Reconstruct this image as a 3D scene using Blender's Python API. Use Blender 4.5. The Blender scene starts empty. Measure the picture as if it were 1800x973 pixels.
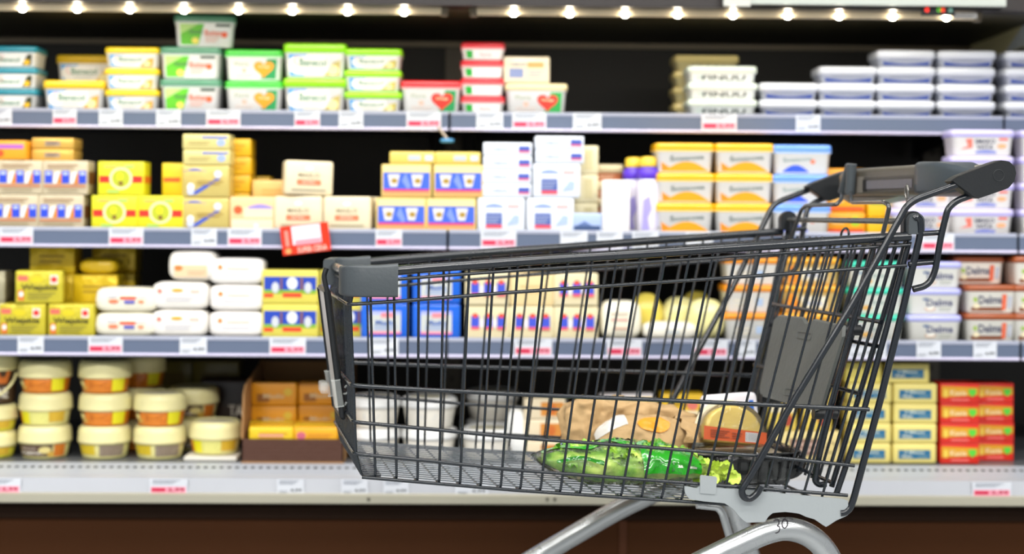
KEY, BAR, AMB, FST, EXPO = 43.0, 1.2, .58, 2.6, 0.0
import bpy, math, random
from mathutils import Vector, noise, Matrix
random.seed(7)
SC = bpy.context.scene
COL = SC.collection
PI = math.pi
# ------------------------------------------------------------------ camera model (1800x973 frame)
FPX, HOR, EYE = 2806.0, 375.0, 0.97
YAW, ROLL = math.radians(1.15), 0.0072
cF = Vector((math.sin(YAW), math.cos(YAW), 0))
cR0 = Vector((math.cos(YAW), -math.sin(YAW), 0))
cZ = Vector((0, 0, 1))
cR = math.cos(ROLL) * cR0 + math.sin(ROLL) * cZ
cU = -math.sin(ROLL) * cR0 + math.cos(ROLL) * cZ
def ray(px, py):
    return cF + cR * ((px - 900) / FPX) + cU * ((HOR - py) / FPX)
def at(px, py, Y):
    d = ray(px, py); t = Y / d.y
    return Vector((d.x * t, Y, EYE + d.z * t))
# ------------------------------------------------------------------ materials
def lin(h):
    c = [int(h[i:i + 2], 16) / 255 for i in (0, 2, 4)]
    return [x / 12.92 if x <= .04045 else ((x + .055) / 1.055) ** 2.4 for x in c]
MC = {}
def mat(h, rough=.45, metal=0.0, bump=0.0, bscale=60, emit=0.0, alpha=1.0, coat=0.0, var=.06, spec=.5, bdist=.01):
    key = (h, rough, metal, bump, bscale, emit, alpha, coat, spec, bdist)
    if key in MC: return MC[key]
    m = bpy.data.materials.new('finish_' + h); m.use_nodes = True
    nt = m.node_tree; N = nt.nodes; L = nt.links; b = N['Principled BSDF']
    b.inputs['Base Color'].default_value = (*lin(h), 1)
    b.inputs['Metallic'].default_value = metal
    b.inputs['Roughness'].default_value = rough
    b.inputs['Specular IOR Level'].default_value = spec
    if coat: b.inputs['Coat Weight'].default_value = coat
    if emit:
        b.inputs['Emission Color'].default_value = (*lin(h), 1); b.inputs['Emission Strength'].default_value = emit
    tc = N.new('ShaderNodeTexCoord'); nz = N.new('ShaderNodeTexNoise'); nz.inputs['Scale'].default_value = bscale
    nz.inputs['Detail'].default_value = 2
    L.new(tc.outputs['Object'], nz.inputs['Vector'])
    mr = N.new('ShaderNodeMapRange'); mr.inputs['To Min'].default_value = max(.02, rough - var); mr.inputs['To Max'].default_value = rough + var
    L.new(nz.outputs['Fac'], mr.inputs['Value']); L.new(mr.outputs['Result'], b.inputs['Roughness'])
    if bump:
        bp = N.new('ShaderNodeBump'); bp.inputs['Strength'].default_value = bump; bp.inputs['Distance'].default_value = bdist
        L.new(nz.outputs['Fac'], bp.inputs['Height']); L.new(bp.outputs['Normal'], b.inputs['Normal'])
    if alpha < 1:
        b.inputs['Alpha'].default_value = alpha
    MC[key] = m
    return m
# ------------------------------------------------------------------ mesh builder
class MB:
    def __init__(s): s.v = []; s.f = []; s.m = []; s.sm = []; s.mats = []
    def mi(s, m):
        if m not in s.mats: s.mats.append(m)
        return s.mats.index(m)
    def add(s, vs, fs, m, smooth=False):
        o = len(s.v); k = s.mi(m)
        s.v += [tuple(v) for v in vs]
        for f in fs: s.f.append([i + o for i in f]); s.m.append(k); s.sm.append(smooth)
        return s
    def xf(s, M, start=0):
        s.v = s.v[:start] + [tuple(M @ Vector(v)) for v in s.v[start:]]; return s
    def build(s, name, parent=None, loc=None):
        me = bpy.data.meshes.new(name); me.from_pydata(s.v, [], s.f)
        for m in s.mats: me.materials.append(m)
        me.polygons.foreach_set('material_index', s.m); me.polygons.foreach_set('use_smooth', s.sm)
        me.update()
        o = bpy.data.objects.new(name, me); COL.objects.link(o)
        if parent: o.parent = parent
        if loc is not None: o.location = loc
        return o
    # --- shapes
    def box(s, x0, x1, y0, y1, z0, z1, m):
        v = [(x, y, z) for z in (z0, z1) for y in (y0, y1) for x in (x0, x1)]
        return s.add(v, [(0, 2, 3, 1), (4, 5, 7, 6), (0, 1, 5, 4), (2, 6, 7, 3), (0, 4, 6, 2), (1, 3, 7, 5)], m)
    def loft(s, rings, m, caps=True, smooth=True, closed=True):
        n = len(rings[0]); vs = [p for r in rings for p in r]; fs = []
        for i in range(len(rings) - 1):
            for j in range(n if closed else n - 1):
                k = (j + 1) % n
                fs.append((i * n + j, i * n + k, (i + 1) * n + k, (i + 1) * n + j))
        s.add(vs, fs, m, smooth)
        if caps:
            s.add(list(rings[0]), [tuple(range(n))[::-1]], m, False); s.add(list(rings[-1]), [tuple(range(n))], m, False)
        return s
    def rsolid(s, prof, m, nc=4, smooth=True, cx=0, cy=0, caps=True):
        return s.loft([rrect(w, d, r, z, nc, cx, cy) for z, w, d, r in prof], m, caps, smooth)
    def brick(s, w, d, h, e, m, z=0, cx=0, cy=0, nc=3):
        p = []
        for k in range(nc + 1):
            a = PI / 2 * k / nc; i = e * (1 - math.sin(a)); p.append((z + e * (1 - math.cos(a)), w - 2 * i, d - 2 * i, max(e - i, .0004)))
        p += [(2 * z + h - q[0], q[1], q[2], q[3]) for q in p[::-1]]
        return s.rsolid(p, m, nc, True, cx, cy)
    def lathe(s, prof, m, n=32, cx=0, cy=0):
        return s.loft([[(cx + r * math.cos(2 * PI * j / n), cy + r * math.sin(2 * PI * j / n), z) for j in range(n)] for r, z in prof], m)
    def tube(s, pts, r, m, n=8, fil=0.0, caps=True, sx=1.0):
        P = fillet([Vector(p) for p in pts], fil) if fil else [Vector(p) for p in pts]
        P = [p for i, p in enumerate(P) if i == 0 or (p - P[i - 1]).length > 1e-5]
        T = []
        for i in range(len(P)):
            a = P[max(i - 1, 0)]; b = P[min(i + 1, len(P) - 1)]; T.append((b - a).normalized())
        up = Vector((0, 0, 1)) if abs(T[0].z) < .9 else Vector((0, 1, 0))
        nrm = (up - T[0] * up.dot(T[0])).normalized(); rings = []
        for i, p in enumerate(P):
            nrm = (nrm - T[i] * nrm.dot(T[i])).normalized(); bn = T[i].cross(nrm)
            rings.append([p + (nrm * math.cos(2 * PI * j / n) + bn * (math.sin(2 * PI * j / n) * sx)) * r for j in range(n)])
        return s.loft(rings, m, caps)
    def prism(s, poly, axis0, axis1, m, fn):     # poly 2D, fn(a,b,t)->3D, t in (axis0,axis1)
        n = len(poly)
        A = [fn(a, b, axis0) for a, b in poly]; B = [fn(a, b, axis1) for a, b in poly]
        s.add(A + B, [tuple(range(n)), tuple(range(n, 2 * n))[::-1]] + [(i, (i + 1) % n, (i + 1) % n + n, i + n)[::-1] for i in range(n)], m)
        return s
def rrect(w, d, r, z, nc=4, cx=0, cy=0):
    r = min(r, w / 2 - 1e-4, d / 2 - 1e-4); out = []
    for qx, qy, a0 in ((1, 1, 0), (-1, 1, 90), (-1, -1, 180), (1, -1, 270)):
        for k in range(nc + 1):
            a = math.radians(a0 + 90 * k / nc)
            out.append((cx + qx * (w / 2 - r) + r * math.cos(a), cy + qy * (d / 2 - r) + r * math.sin(a), z))
    return out
def fillet(P, r, n=5):
    out = [P[0]]
    for i in range(1, len(P) - 1):
        a, b, c = P[i - 1], P[i], P[i + 1]; u = a - b; v = c - b
        lu, lv = u.length, v.length
        if lu < 1e-6 or lv < 1e-6: continue
        t = min(r, lu * .48, lv * .48); u = u / lu; v = v / lv
        p, q = b + u * t, b + v * t
        if u.dot(v) < -.9995: out.append(b); continue
        for k in range(n + 1):
            x = k / n; out.append(p * (1 - x) ** 2 + b * (2 * x * (1 - x)) + q * x * x)
    out.append(P[-1]); return out
# ------------------------------------------------------------------ print on surfaces
TX = {}
def text2d(t, bold=.02):
    if t in TX: return TX[t]
    c = bpy.data.curves.new('lettering', 'FONT'); c.body = t; c.resolution_u = 2; c.offset = bold
    o = bpy.data.objects.new('lettering', c); me = bpy.data.meshes.new_from_object(o)
    vs = [v.co.copy() for v in me.vertices]; fs = [tuple(p.vertices) for p in me.polygons]
    x0 = min(v.x for v in vs); x1 = max(v.x for v in vs); y0 = min(v.y for v in vs); y1 = max(v.y for v in vs)
    vs = [((v.x - x0) / (x1 - x0) - .5, (v.y - y0) / (y1 - y0) - .5) for v in vs]
    bpy.data.objects.remove(o); bpy.data.curves.remove(c); bpy.data.meshes.remove(me)
    TX[t] = (vs, fs); return TX[t]
def ink(h): return mat(h, .42)
def decor(mb, fm, D, asp=1.0, base=.0004, step=.00025, cols=1):
    """print design D through the mapping fm(s,t,off); asp = width/height of the face"""
    cl = lambda v: max(-.495, min(.495, v))
    for i, d in enumerate(D):
        off = base + step * i; k = d[0]
        if k == 'poly': d = (k, [(cl(a), b) for a, b in d[1]], d[2])
        if k == 'rect': d = (k, cl(d[1]), d[2], cl(d[3]), d[4], d[5])
        if k == 'rect':
            _, s0, t0, s1, t1, c = d; n = cols
            vs = []; fs = []
            for j in range(n + 1):
                s_ = s0 + (s1 - s0) * j / n; vs += [fm(s_, t0, off), fm(s_, t1, off)]
            for j in range(n): fs.append((2 * j, 2 * j + 2, 2 * j + 3, 2 * j + 1))
            mb.add(vs, fs, ink(c))
        elif k == 'poly':
            _, P, c = d; mb.add([fm(a, b, off) for a, b in P], [tuple(range(len(P)))], ink(c))
        elif k in ('disc', 'heart', 'ring', 'oval'):
            if k == 'disc': _, s0, t0, r, c = d; P = [(r / asp * math.cos(a * PI / 10), r * math.sin(a * PI / 10)) for a in range(20)]
            elif k == 'oval': _, s0, t0, ra, rb, c = d; P = [(ra * math.cos(a * PI / 10), rb * math.sin(a * PI / 10)) for a in range(20)]
            elif k == 'ring': _, s0, t0, r, c = d
            else:
                _, s0, t0, r, c = d; P = []
                for a in range(24):
                    q = 2 * PI * a / 24; P.append((-r / asp * (math.sin(q) ** 3), r * (13 * math.cos(q) - 5 * math.cos(2 * q) - 2 * math.cos(3 * q) - math.cos(4 * q)) / 16))
            if k == 'ring':
                vs = []; fs = []
                for a in range(24):
                    q = 2 * PI * a / 24
                    for rr in (r, r * .78): vs.append(fm(s0 + rr / asp * math.cos(q), t0 + rr * math.sin(q), off))
                for a in range(24):
                    b = (a + 1) % 24; fs.append((2 * a, 2 * b, 2 * b + 1, 2 * a + 1))
                mb.add(vs, fs, ink(c))
            else:
                n = len(P); mb.add([fm(s0, t0, off)] + [fm(s0 + a, t0 + b, off) for a, b in P], [(0, 1 + j, 1 + (j + 1) % n) for j in range(n)], ink(c))
        elif k == 'text':
            _, t, s0, t0, ws, ht, c = d[:7]; sh = d[7] if len(d) > 7 else 0
            vs, fs = text2d(t); mb.add([fm(s0 + a * ws, t0 + b * ht + sh * a, off + .0002) for a, b in vs], fs, ink(c))
        elif k == 'lines':       # fine print: short bars
            _, s0, t0, s1, t1, n, c = d
            for j in range(n):
                tt = t1 - (t1 - t0) * (j + .5) / n; hh = (t1 - t0) / n * .22; e = s1 - (s1 - s0) * .25 * ((j * 7) % 3) / 2
                mb.add([fm(s0, tt - hh, off), fm(e, tt - hh, off), fm(e, tt + hh, off), fm(s0, tt + hh, off)], [(0, 1, 2, 3)], ink(c))
        elif k == 'swoosh':      # filled band under a sine arch
            _, s0, s1, tb, t0, amp, c = d; n = 12; vs = []; fs = []
            for j in range(n + 1):
                q = j / n; vs += [fm(s0 + (s1 - s0) * q, tb, off), fm(s0 + (s1 - s0) * q, t0 + amp * math.sin(PI * q), off)]
            for j in range(n): fs.append((2 * j, 2 * j + 2, 2 * j + 3, 2 * j + 1))
            mb.add(vs, fs, ink(c))
def flatmap(w, h, d, w0=None, z0=0.0):
    w0 = w if w0 is None else w0
    def fm(s, t, off): return (s * (w0 + (w - w0) * t), -(d / 2) - off, z0 + t * h)
    return fm
def tapermap(w0, w1, d0, d1, z0, z1):
    def fm(s, t, off): return (s * (w0 + (w1 - w0) * t), -(d0 + (d1 - d0) * t) / 2 - off, z0 + (z1 - z0) * t)
    return fm
def roundmap(r0, r1, z0, z1, span=PI):
    def fm(s, t, off):
        r = r0 + (r1 - r0) * t + off * 1.5; a = s * span
        return (r * math.sin(a), -r * math.cos(a), z0 + (z1 - z0) * t)
    return fm
# ------------------------------------------------------------------ objects
def empty(name, loc, rz=0.0):
    o = bpy.data.objects.new(name, None); o.empty_display_size = .05; COL.objects.link(o); o.location = loc; o.rotation_euler = (0, 0, rz); return o
def tag(o, label, cat, group=None):
    n = len(label.split())
    if not 4 <= n <= 16: print('LABELLEN', n, label)
    o['label'] = label; o['category'] = cat
    if group: o['group'] = group
    return o
def structure(o): o['kind'] = 'structure'; return o
def copy_tree(o, parent=None):
    c = o.copy(); COL.objects.link(c)
    if parent: c.parent = parent
    for ch in list(o.children): copy_tree(ch, c)
    return c
# ================================================================== THE FRIDGE
YB = 4.16                                   # back panel
SH = {1: 3.57, 2: 3.47, 3: 3.45}            # front of each shelf's price rail
def zat(py, Y): return at(900, py, Y).z
LIPT = {1: zat(196.5, 3.57), 2: zat(404, 3.47), 3: zat(594, 3.45)}
LIPB = {1: zat(231, 3.57), 2: zat(439.5, 3.47), 3: zat(629, 3.45)}
STOP = {k: LIPT[k] - .004 for k in LIPT}    # top surface of the shelf boards
ZD = zat(812, 3.5)                          # deck surface
XS = [at(787, 415, 3.47).x - 1.25, at(787, 415, 3.47).x, at(1790, 420, 3.47).x, at(1790, 420, 3.47).x + 1.0]
XL, XR = XS[0] - .3, XS[3]
black = mat('14120f', .6); rail_m = mat('94866f', .4, .2)
fridge = empty('display_fridge', ((XS[1] + XS[2]) / 2, 3.8, 0))
tag(fridge, 'long open multideck refrigerated display case with brown kick panel and black interior', 'fridge')
fx, fy = fridge.location.x, fridge.location.y
def fb(mb, *a): return mb.box(a[0] - fx, a[1] - fx, a[2] - fy, a[3] - fy, a[4], a[5], a[6])
def perf_mat(h, sc, hole, cut=.6):
    m = bpy.data.materials.new('perforated_panel'); m.use_nodes = True; nt = m.node_tree; N = nt.nodes; L = nt.links; b = N['Principled BSDF']
    tc = N.new('ShaderNodeTexCoord'); v = N.new('ShaderNodeTexVoronoi'); v.inputs['Scale'].default_value = sc; v.inputs['Randomness'].default_value = 0
    L.new(tc.outputs['Object'], v.inputs['Vector'])
    r = N.new('ShaderNodeMath'); r.operation = 'LESS_THAN'; r.inputs[1].default_value = cut * .5
    L.new(v.outputs['Distance'], r.inputs[0])
    mx = N.new('ShaderNodeMix'); mx.data_type = 'RGBA'; mx.inputs['A'].default_value = (*lin(h), 1); mx.inputs['B'].default_value = (*lin(hole), 1)
    L.new(r.outputs[0], mx.inputs['Factor']); L.new(mx.outputs['Result'], b.inputs['Base Color']); b.inputs['Roughness'].default_value = .5
    return m
for i in range(3):
    mb = MB(); fb(mb, XS[i] + (.0 if i else -.3) + .004, XS[i + 1] - .004, YB, YB + .03, ZD - .1, 1.46, perf_mat('2e2a24', 90, '0a0908'))
    mb.build('back_panel', fridge)
mb = MB(); fb(mb, XL, XR, YB - .012, YB - .001, zat(84, YB), zat(73, YB), rail_m); mb.build('back_rail', fridge)
for x in (XS[1], XS[2]):
    mb = MB(); fb(mb, x - .022, x + .022, YB - .02, YB - .0005, .45, zat(86, YB), mat('6a6256', .45, .3))
    for k in range(22): fb(mb, x - .003, x + .003, YB - .0215, YB - .02, .5 + k * .035, .512 + k * .035, black)
    mb.build('upright', fridge)
# canopy: honeycomb underside, fascia, light bars
ZC = zat(25, 3.46)
mb = MB(); fb(mb, XL, XR, 3.46, YB + .03, ZC + .012, ZC + .05, mat('38321c', .55, 0, .3, 200)); mb.build('canopy_underside', fridge)
mb = MB(); fb(mb, XL, XR, 3.40, 3.458, ZC + .010, ZC + .26, mat('170c09', .35)); mb.build('canopy_fascia', fridge)
bump = MB()
# deck
fdark = mat('2a1a12', .5)
mb = MB(); fb(mb, XL, XR, 3.476, YB, ZD - .03, ZD, mat('7c8086', .35, .5)); mb.build('deck', fridge)
mb = MB(); gr = mat('b4bac4', .4, .1); Ga, Gb = (3.475, ZD + .0006), (3.40, ZD - .0115)
mb.prism([Ga, Gb, (3.40, ZD - .03), (3.475, ZD - .029)], XL - fx, XR - fx, gr, lambda a, b, t: (t, a - fy, b))
x = XL + .01
hole = mat('0d1414', .7)
while x < XR:
    def gp(a, r=.0058, tt=.45):
        t = tt + r * math.sin(a) / .076
        return (x - fx + r * .85 * math.cos(a), Ga[0] + (Gb[0] - Ga[0]) * t - fy - .0001, Ga[1] + (Gb[1] - Ga[1]) * t + .0006)
    mb.add([gp(k * PI / 4) for k in range(8)][::-1], [tuple(range(8))], hole)
    x += .0168
mb.build('air_grille', fridge)
z0 = zat(834, 3.395); z1 = zat(866, 3.38); z2 = zat(887, 3.365)
lip = mat('b4b7be', .35, .2)
mb = MB()
mb.prism([(3.3995, ZD - .0118), (3.392, ZD - .0118), (3.39, z0 - .003), (3.377, z0 - .006), (3.371, z1), (3.3995, z1)], XL - fx, XR - fx, lip, lambda a, b, t: (t, a - fy, b))
mb.build('deck_price_rail', fridge)
mb = MB(); mb.prism([(3.425, z1), (3.367, z1), (3.361, z1 - .003), (3.361, z2 + .003), (3.367, z2), (3.425, z2)], XL - fx, XR - fx, mat('b4b09e', .32, .3), lambda a, b, t: (t, a - fy, b))
for px in (648, 962, 975):
    p = at(px, 877, 3.361); mb.box(p.x - fx - .003, p.x - fx + .003, 3.3595 - fy, 3.361 - fy, p.z - .003, p.z + .003, mat('5a564c', .4, .5))
mb.build('bumper_strip', fridge)
mb = MB(); fb(mb, XL, XR, 3.39, 3.41, z2 - .036, z2, mat('1c1008', .8, spec=.1)); 
fb(mb, XL, XR, 3.397, 3.42, .1, z2 - .036, mat('3a2110', .8, spec=.08))
mb.build('kick_panel', fridge)
mb = MB(); p = at(1095, 930, 3.397); fb(mb, p.x - .008, p.x + .008, 3.394, 3.398, .1, z2 - .037, mat('45291a', .7, spec=.1)); mb.build('kick_panel_joint', fridge)
mb = MB(); fb(mb, XL, XR, 3.43, YB, .0, .1, black); mb.build('plinth', fridge)
mb = MB(); fb(mb, XL, XR, YB + .03, YB + .1, 0, ZC + .3, mat('2c2a28', .6)); mb.build('rear_casing', fridge)
# end duct at upper right (neighbour case's end wall bracket)
mb = MB()
Pn = [at(1704, 92, 4.1), at(1714, 54, 4.1), at(1770, 33, 3.85), at(1812, 18, 3.62), at(1812, 75, 3.62), at(1752, 104, 3.85)]
off = Vector((.02, .05, 0))
side_p = mat('e0d8a8', .4); 
vs = [Vector((p.x - fx, p.y - fy, p.z)) for p in Pn]; vs2 = [v + off for v in vs]; n = len(vs)
mb.add(vs + vs2, [tuple(range(n)), tuple(range(n, 2 * n))[::-1]] + [(i, i + n, (i + 1) % n + n, (i + 1) % n) for i in range(n)], side_p)
mb.build('end_gusset', fridge)
mb = MB()
Pn = [at(1764, 96, 3.80), at(1775, 34, 3.80), at(1822, 14, 3.58), at(1822, 70, 3.58)]
vs = [Vector((p.x - fx, p.y - fy, p.z)) for p in Pn]; vs2 = [v + off for v in vs]; n = 4
mb.add(vs + vs2, [tuple(range(n)), tuple(range(n, 2 * n))[::-1]] + [(i, i + n, (i + 1) % n + n, (i + 1) % n) for i in range(n)], mat('dce4e8', .3))
mb.build('gusset_cover', fridge)
# temperature display
p = at(1648, 18, 3.40)
mb = MB(); mb.box(-.036, .036, -.006, 0, -.012, .012, mat('0c0d0c', .2))
fm = flatmap(.072, .024, .0)
def fmd(s, t, off): return (s * .072, -.006 - off, (t - .5) * .024)
for i, (s_, c, e) in enumerate(((-.34, 'ff3020', 1.4), (.02, '60c030', .8), (.13, 'ff4020', 1), (.36, '7fb0a0', .35))):
    m_ = mat(c, .5, emit=e); vs, fs = text2d('8' if i != 1 else '0'); mb.add([fmd(s_ + a * .13, 0.5 + b * .42, .0006) for a, b in vs], fs, m_)
d = mb.build('temperature_display', fridge, p - fridge.location)
mb = MB(); mb.box(-.026, .026, -.002, 0, -.006, .006, mat('8c8a88', .5)); decor(mb, lambda s, t, o: (s * .05, -.002 - o, (t - .5) * .012), [('lines', -.4, .2, .4, .8, 2, '4a4846')])
mb.build('sticker', fridge, at(1696, 28, 3.40) - fridge.location)
# light bars (lamps of the case)
def light_bar(px0, px1, y0, y1, leds, label):
    A, B = at(px0, y0, 3.452), at(px1, y1, 3.452); z = ZC + .004
    c = (A + B) / 2; c.z = ZC + .01
    r = empty('light_bar', c); tag(r, label, 'lamp', 'light bars under the canopy')
    L_ = (B.x - A.x) / 2
    mb = MB(); mb.prism([(-.012, 0), (.012, 0), (.011, -.008), (.004, -.014), (-.008, -.014), (-.012, -.006)], -L_, L_, mat('f0dcb8', .4), lambda a, b, t: (t, a, b)); mb.build('housing', r)
    for sx in (-1, 1):
        mb = MB(); mb.rsolid([(-.018, .016, .02, .006), (-.0005, .022, .024, .006)], mat('6f6350', .4, .3), cx=sx * (L_ + .006)); mb.build('end_clip', r)
    for px in leds:
        q = at(px, 20, 3.452); mb = MB(); mb.lathe([(.0001, -.0085), (.004, -.008), (.0062, -.005), (.0065, .002)], mat('fff6e0', .3, emit=55), 14)
        o = mb.build('led', r); o.location = (q.x - c.x, -.011, -.0085)
    return r, A.x, B.x, c
bars = [light_bar(-20, 776, 17, 18, (42, 138, 230, 325, 421, 515, 612, 711), 'warm strip of seven white lamps under the canopy, left of the mullion'),
        light_bar(838, 1712, 19, 36, (903, 1001, 1098, 1190, 1287, 1383, 1473, 1567, 1661), 'warm strip of nine white lamps under the canopy, ending by the display')]
# shelves, one per module
slate = mat('5c6880', .4, .0); sl_top = mat('a6abbd', .3, .1); sl_low = mat('c4bfd8', .25, .1)
WHS = {1: 'top', 2: 'second', 3: 'third'}
WHM = ('left bay', 'middle bay behind the cart', 'right bay at the frame edge')
for k in (1, 2, 3):
    for i in range(3):
        x0, x1 = XS[i] + .003, XS[i + 1] - .003
        if k == 1 and i > 0: pass
        r = empty('fridge_shelf', ((x0 + x1) / 2, (SH[k] + YB) / 2, STOP[k])); cx, cy, cz = r.location
        tag(r, '%s shelf with slate blue price rail, %s' % (WHS[k], WHM[i]), 'shelf', 'shelves of the display case')
        if i == 0: x0 -= .25
        mb = MB(); mb.box(x0 - cx, x1 - cx, SH[k] + .006 - cy, YB - .025 - cy, -.022, 0, mat('3a3d42', .45, .3)); mb.build('shelf_board', r)
        mb = MB(); lt, lb = LIPT[k] - cz, LIPB[k] - cz; y = SH[k] - cy; X0, X1 = x0 - cx, x1 - cx
        mb.prism([(y + .006, lt), (y + .001, lt), (y - .001, lt - .002), (y - .001, lt - .008), (y + .006, lt - .008)], X0, X1, sl_top, lambda a, b, t: (t, a, b))
        mb.prism([(y + .006, lt - .008), (y + .0005, lt - .008), (y + .0005, lb + .007), (y + .006, lb + .007)], X0, X1, slate, lambda a, b, t: (t, a, b))
        mb.prism([(y + .006, lb + .007), (y - .001, lb + .007), (y - .003, lb + .003), (y - .001, lb), (y + .006, lb)], X0, X1, sl_low, lambda a, b, t: (t, a, b))
        mb.build('price_rail', r)
        for sx in (x0 + .05, x1 - .05):
            mb = MB(); mb.prism([(.27, -.022), (-.25, -.022), (.27, -.075)], sx - cx - .0015, sx - cx + .0015, mat('2a2c30', .4, .4), lambda a, b, t: (t, a, b)); mb.build('bracket', r)
# ------------------------------------------------------------------ price tags
def ptag(px0, px1, row, red, under, price='', big=False):
    if row <= 3: Y = SH[row] - .0035; zt = LIPT[row] - .001; zb = LIPB[row] + .004
    else: Y = 3.370; zt = z0 - .007; zb = z1 - .004
    A, B = at(px0, 400, Y), at(px1, 400, Y); w = B.x - A.x; h = zt - zb
    mb = MB(); mb.box(-w / 2, w / 2, -.0006, .0004, 0, h, mat('d2d6de', .4))
    fm = lambda s, t, off: (s * w, -.0006 - off, t * h)
    D = [('lines', -.42, .66, .3, .94, 3, '868d9a')]
    if red: D += [('rect', -.46, .12, .46, .5, 'eca0b4'), ('rect', -.44, .2, -.08, .42, 'c82048'), ('text', price or '2,99', .2, .31, .44, .26, 'b01438')]
    else: D += [('text', price or '4,99', .2, .3, .42, .2, '3c4448'), ('lines', -.42, .12, -.1, .3, 2, '9aa0a8')]
    decor(mb, fm, D)
    o = mb.build('price_tag', None, ((A.x + B.x) / 2, Y + (.002 if row <= 3 else 0), zb))
    tag(o, ('white price tag with red print ' if red else 'plain white price tag ') + under, 'price tag', 'price tags on the ' + {1: 'top', 2: 'second', 3: 'third', 4: 'bottom'}[row] + ' rail')
for t in ((-26, 19, 1, 0, 'cut by the left frame edge, top rail'), (91, 133, 1, 1, 'below the yellow-lidded big tub, top rail'), (172, 214, 1, 0, 'under the three small yellow-lidded tubs'),
          (273, 316, 1, 0, 'under the dark green tubs, top rail'), (361, 421, 1, 1, 'between dark green and orange-heart tubs'), (516, 561, 1, 1, 'under the big lime-lidded tubs'),
          (594, 637, 1, 0, 'between big and small lime-lidded tubs'), (713, 774, 1, 1, 'under the single red-lidded tub'), (836, 883, 1, 0, 'under the small red-lidded tubs'),
          (899, 959, 1, 1, 'under the cream-lidded tub, top rail'), (1006, 1056, 1, 0, 'under the empty gap, top rail'), (1232, 1294, 1, 1, 'under the pale green-white stacked tubs'),
          (1398, 1441, 1, 0, 'under the low white tubs, top rail'),
          (-2, 58, 2, 1, 'at the left end, second rail'), (191, 252, 2, 1, 'under the yellow medallion boxes'), (336, 381, 2, 0, 'under the gold boxes with blue waves'),
          (400, 460, 2, 1, 'left of the hanging red card'), (660, 707, 2, 1, 'under the blue and cream boxes'), (845, 908, 2, 1, 'under the white paper-wrapped blocks'),
          (985, 1033, 2, 0, 'under the right white blocks'), (1049, 1095, 2, 0, 'under the upright white carton'), (1112, 1158, 2, 0, 'under the purple bottles'),
          (1206, 1254, 2, 0, 'under the yellow-lidded tubs, second rail'), (1620, 1678, 2, 1, 'under the lilac-lidded tubs, second rail'),
          (32, 78, 3, 0, 'under the left gold blocks, third rail'), (156, 217, 3, 1, 'under the lettered white rounded packs'), (317, 365, 3, 0, 'under the middle white packs'),
          (475, 539, 3, 1, 'under the yellow and blue packs'), (652, 702, 3, 0, 'under the blue packs behind the basket front'), (905, 972, 3, 1, 'under the scalloped blue boxes behind the basket'),
          (1068, 1130, 3, 1, 'under the white bags behind the basket'), (1220, 1281, 3, 1, 'under the pale yellow bags'), (1295, 1330, 3, 0, 'under the orange-lidded tubs'),
          (1492, 1560, 3, 0, 'behind the cart rear, third rail'), (1613, 1656, 3, 0, 'under the lilac-lidded cream tubs'), (1713, 1754, 3, 0, 'under the brown-lidded tubs, third rail'),
          (-24, 40, 4, 1, 'at the left end, lowest rail'), (266, 333, 4, 1, 'under the round tubs, lowest rail'), (490, 538, 4, 0, 'under the cardboard tray'),
          (603, 650, 4, 0, 'just left below the basket front'), (677, 722, 4, 0, 'below the basket floor, left one'), (803, 862, 4, 0, 'below the basket floor, right one'), (1712, 1781, 4, 1, 'under the red and yellow boxes')):
    ptag(*t)
# red promotion card hanging off the second rail
A = at(537, 419, 3.455); w, h = .104, .062
mb = MB(); mb.box(-w / 2, w / 2, -.0008, 0, -h / 2, h / 2, mat('e2320e', .35))
decor(mb, lambda s, t, o: (s * w, -.0008 - o, (t - .5) * h), [('rect', -.27, .32, .33, .97, 'e4e4ec'), ('rect', -.22, .3, .32, .48, 'e89aa8'), ('text', 'SUPER CENA', .12, .13, .62, .2, 'f4c8b8'), ('disc', -.38, .13, .1, 'f8a060'), ('rect', -.42, .3, -.34, .85, 'f09080')], 1.6)
o = mb.build('promotion_card', None, A); o.rotation_euler = (math.radians(4), math.radians(-7), 0); tag(o, 'tilted red promotion card hanging off the second price rail', 'sign')

# pale sign rail along the canopy front, upper right
A, B = at(1272, 4, 3.385), at(1766, 5, 3.385)
mb = MB(); mb.box(A.x, B.x, 3.375, 3.398, A.z - .004, A.z + .05, mat('aeb4ac', .4, .1)); mb.box(A.x - .002, A.x + .055, 3.370, 3.377, A.z - .010, A.z + .03, mat('c0c0b8', .4))
o = mb.build('sign_rail'); tag(o, 'pale grey sign rail along the canopy edge at upper right', 'rail')
o.name = 'sign_rail'
# small blue hanger under the top shelf
P = at(786, 246, 3.56)
r = empty('shelf_hanger', P); tag(r, 'small blue hook with metal arm hanging under the top shelf', 'hook')
mb = MB(); mb.lathe([(.001, -.006), (.014, -.006), (.016, -.002), (.014, .003), (.001, .003)], mat('4888b8', .35), 20); mb.build('blue_disc', r)
mb = MB(); mb.tube([(0, 0, .003), (-.012, 0, .018), (-.02, 0, .03)], .003, mat('b8a898', .3, .6), 8); mb.build('metal_arm', r)
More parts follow.
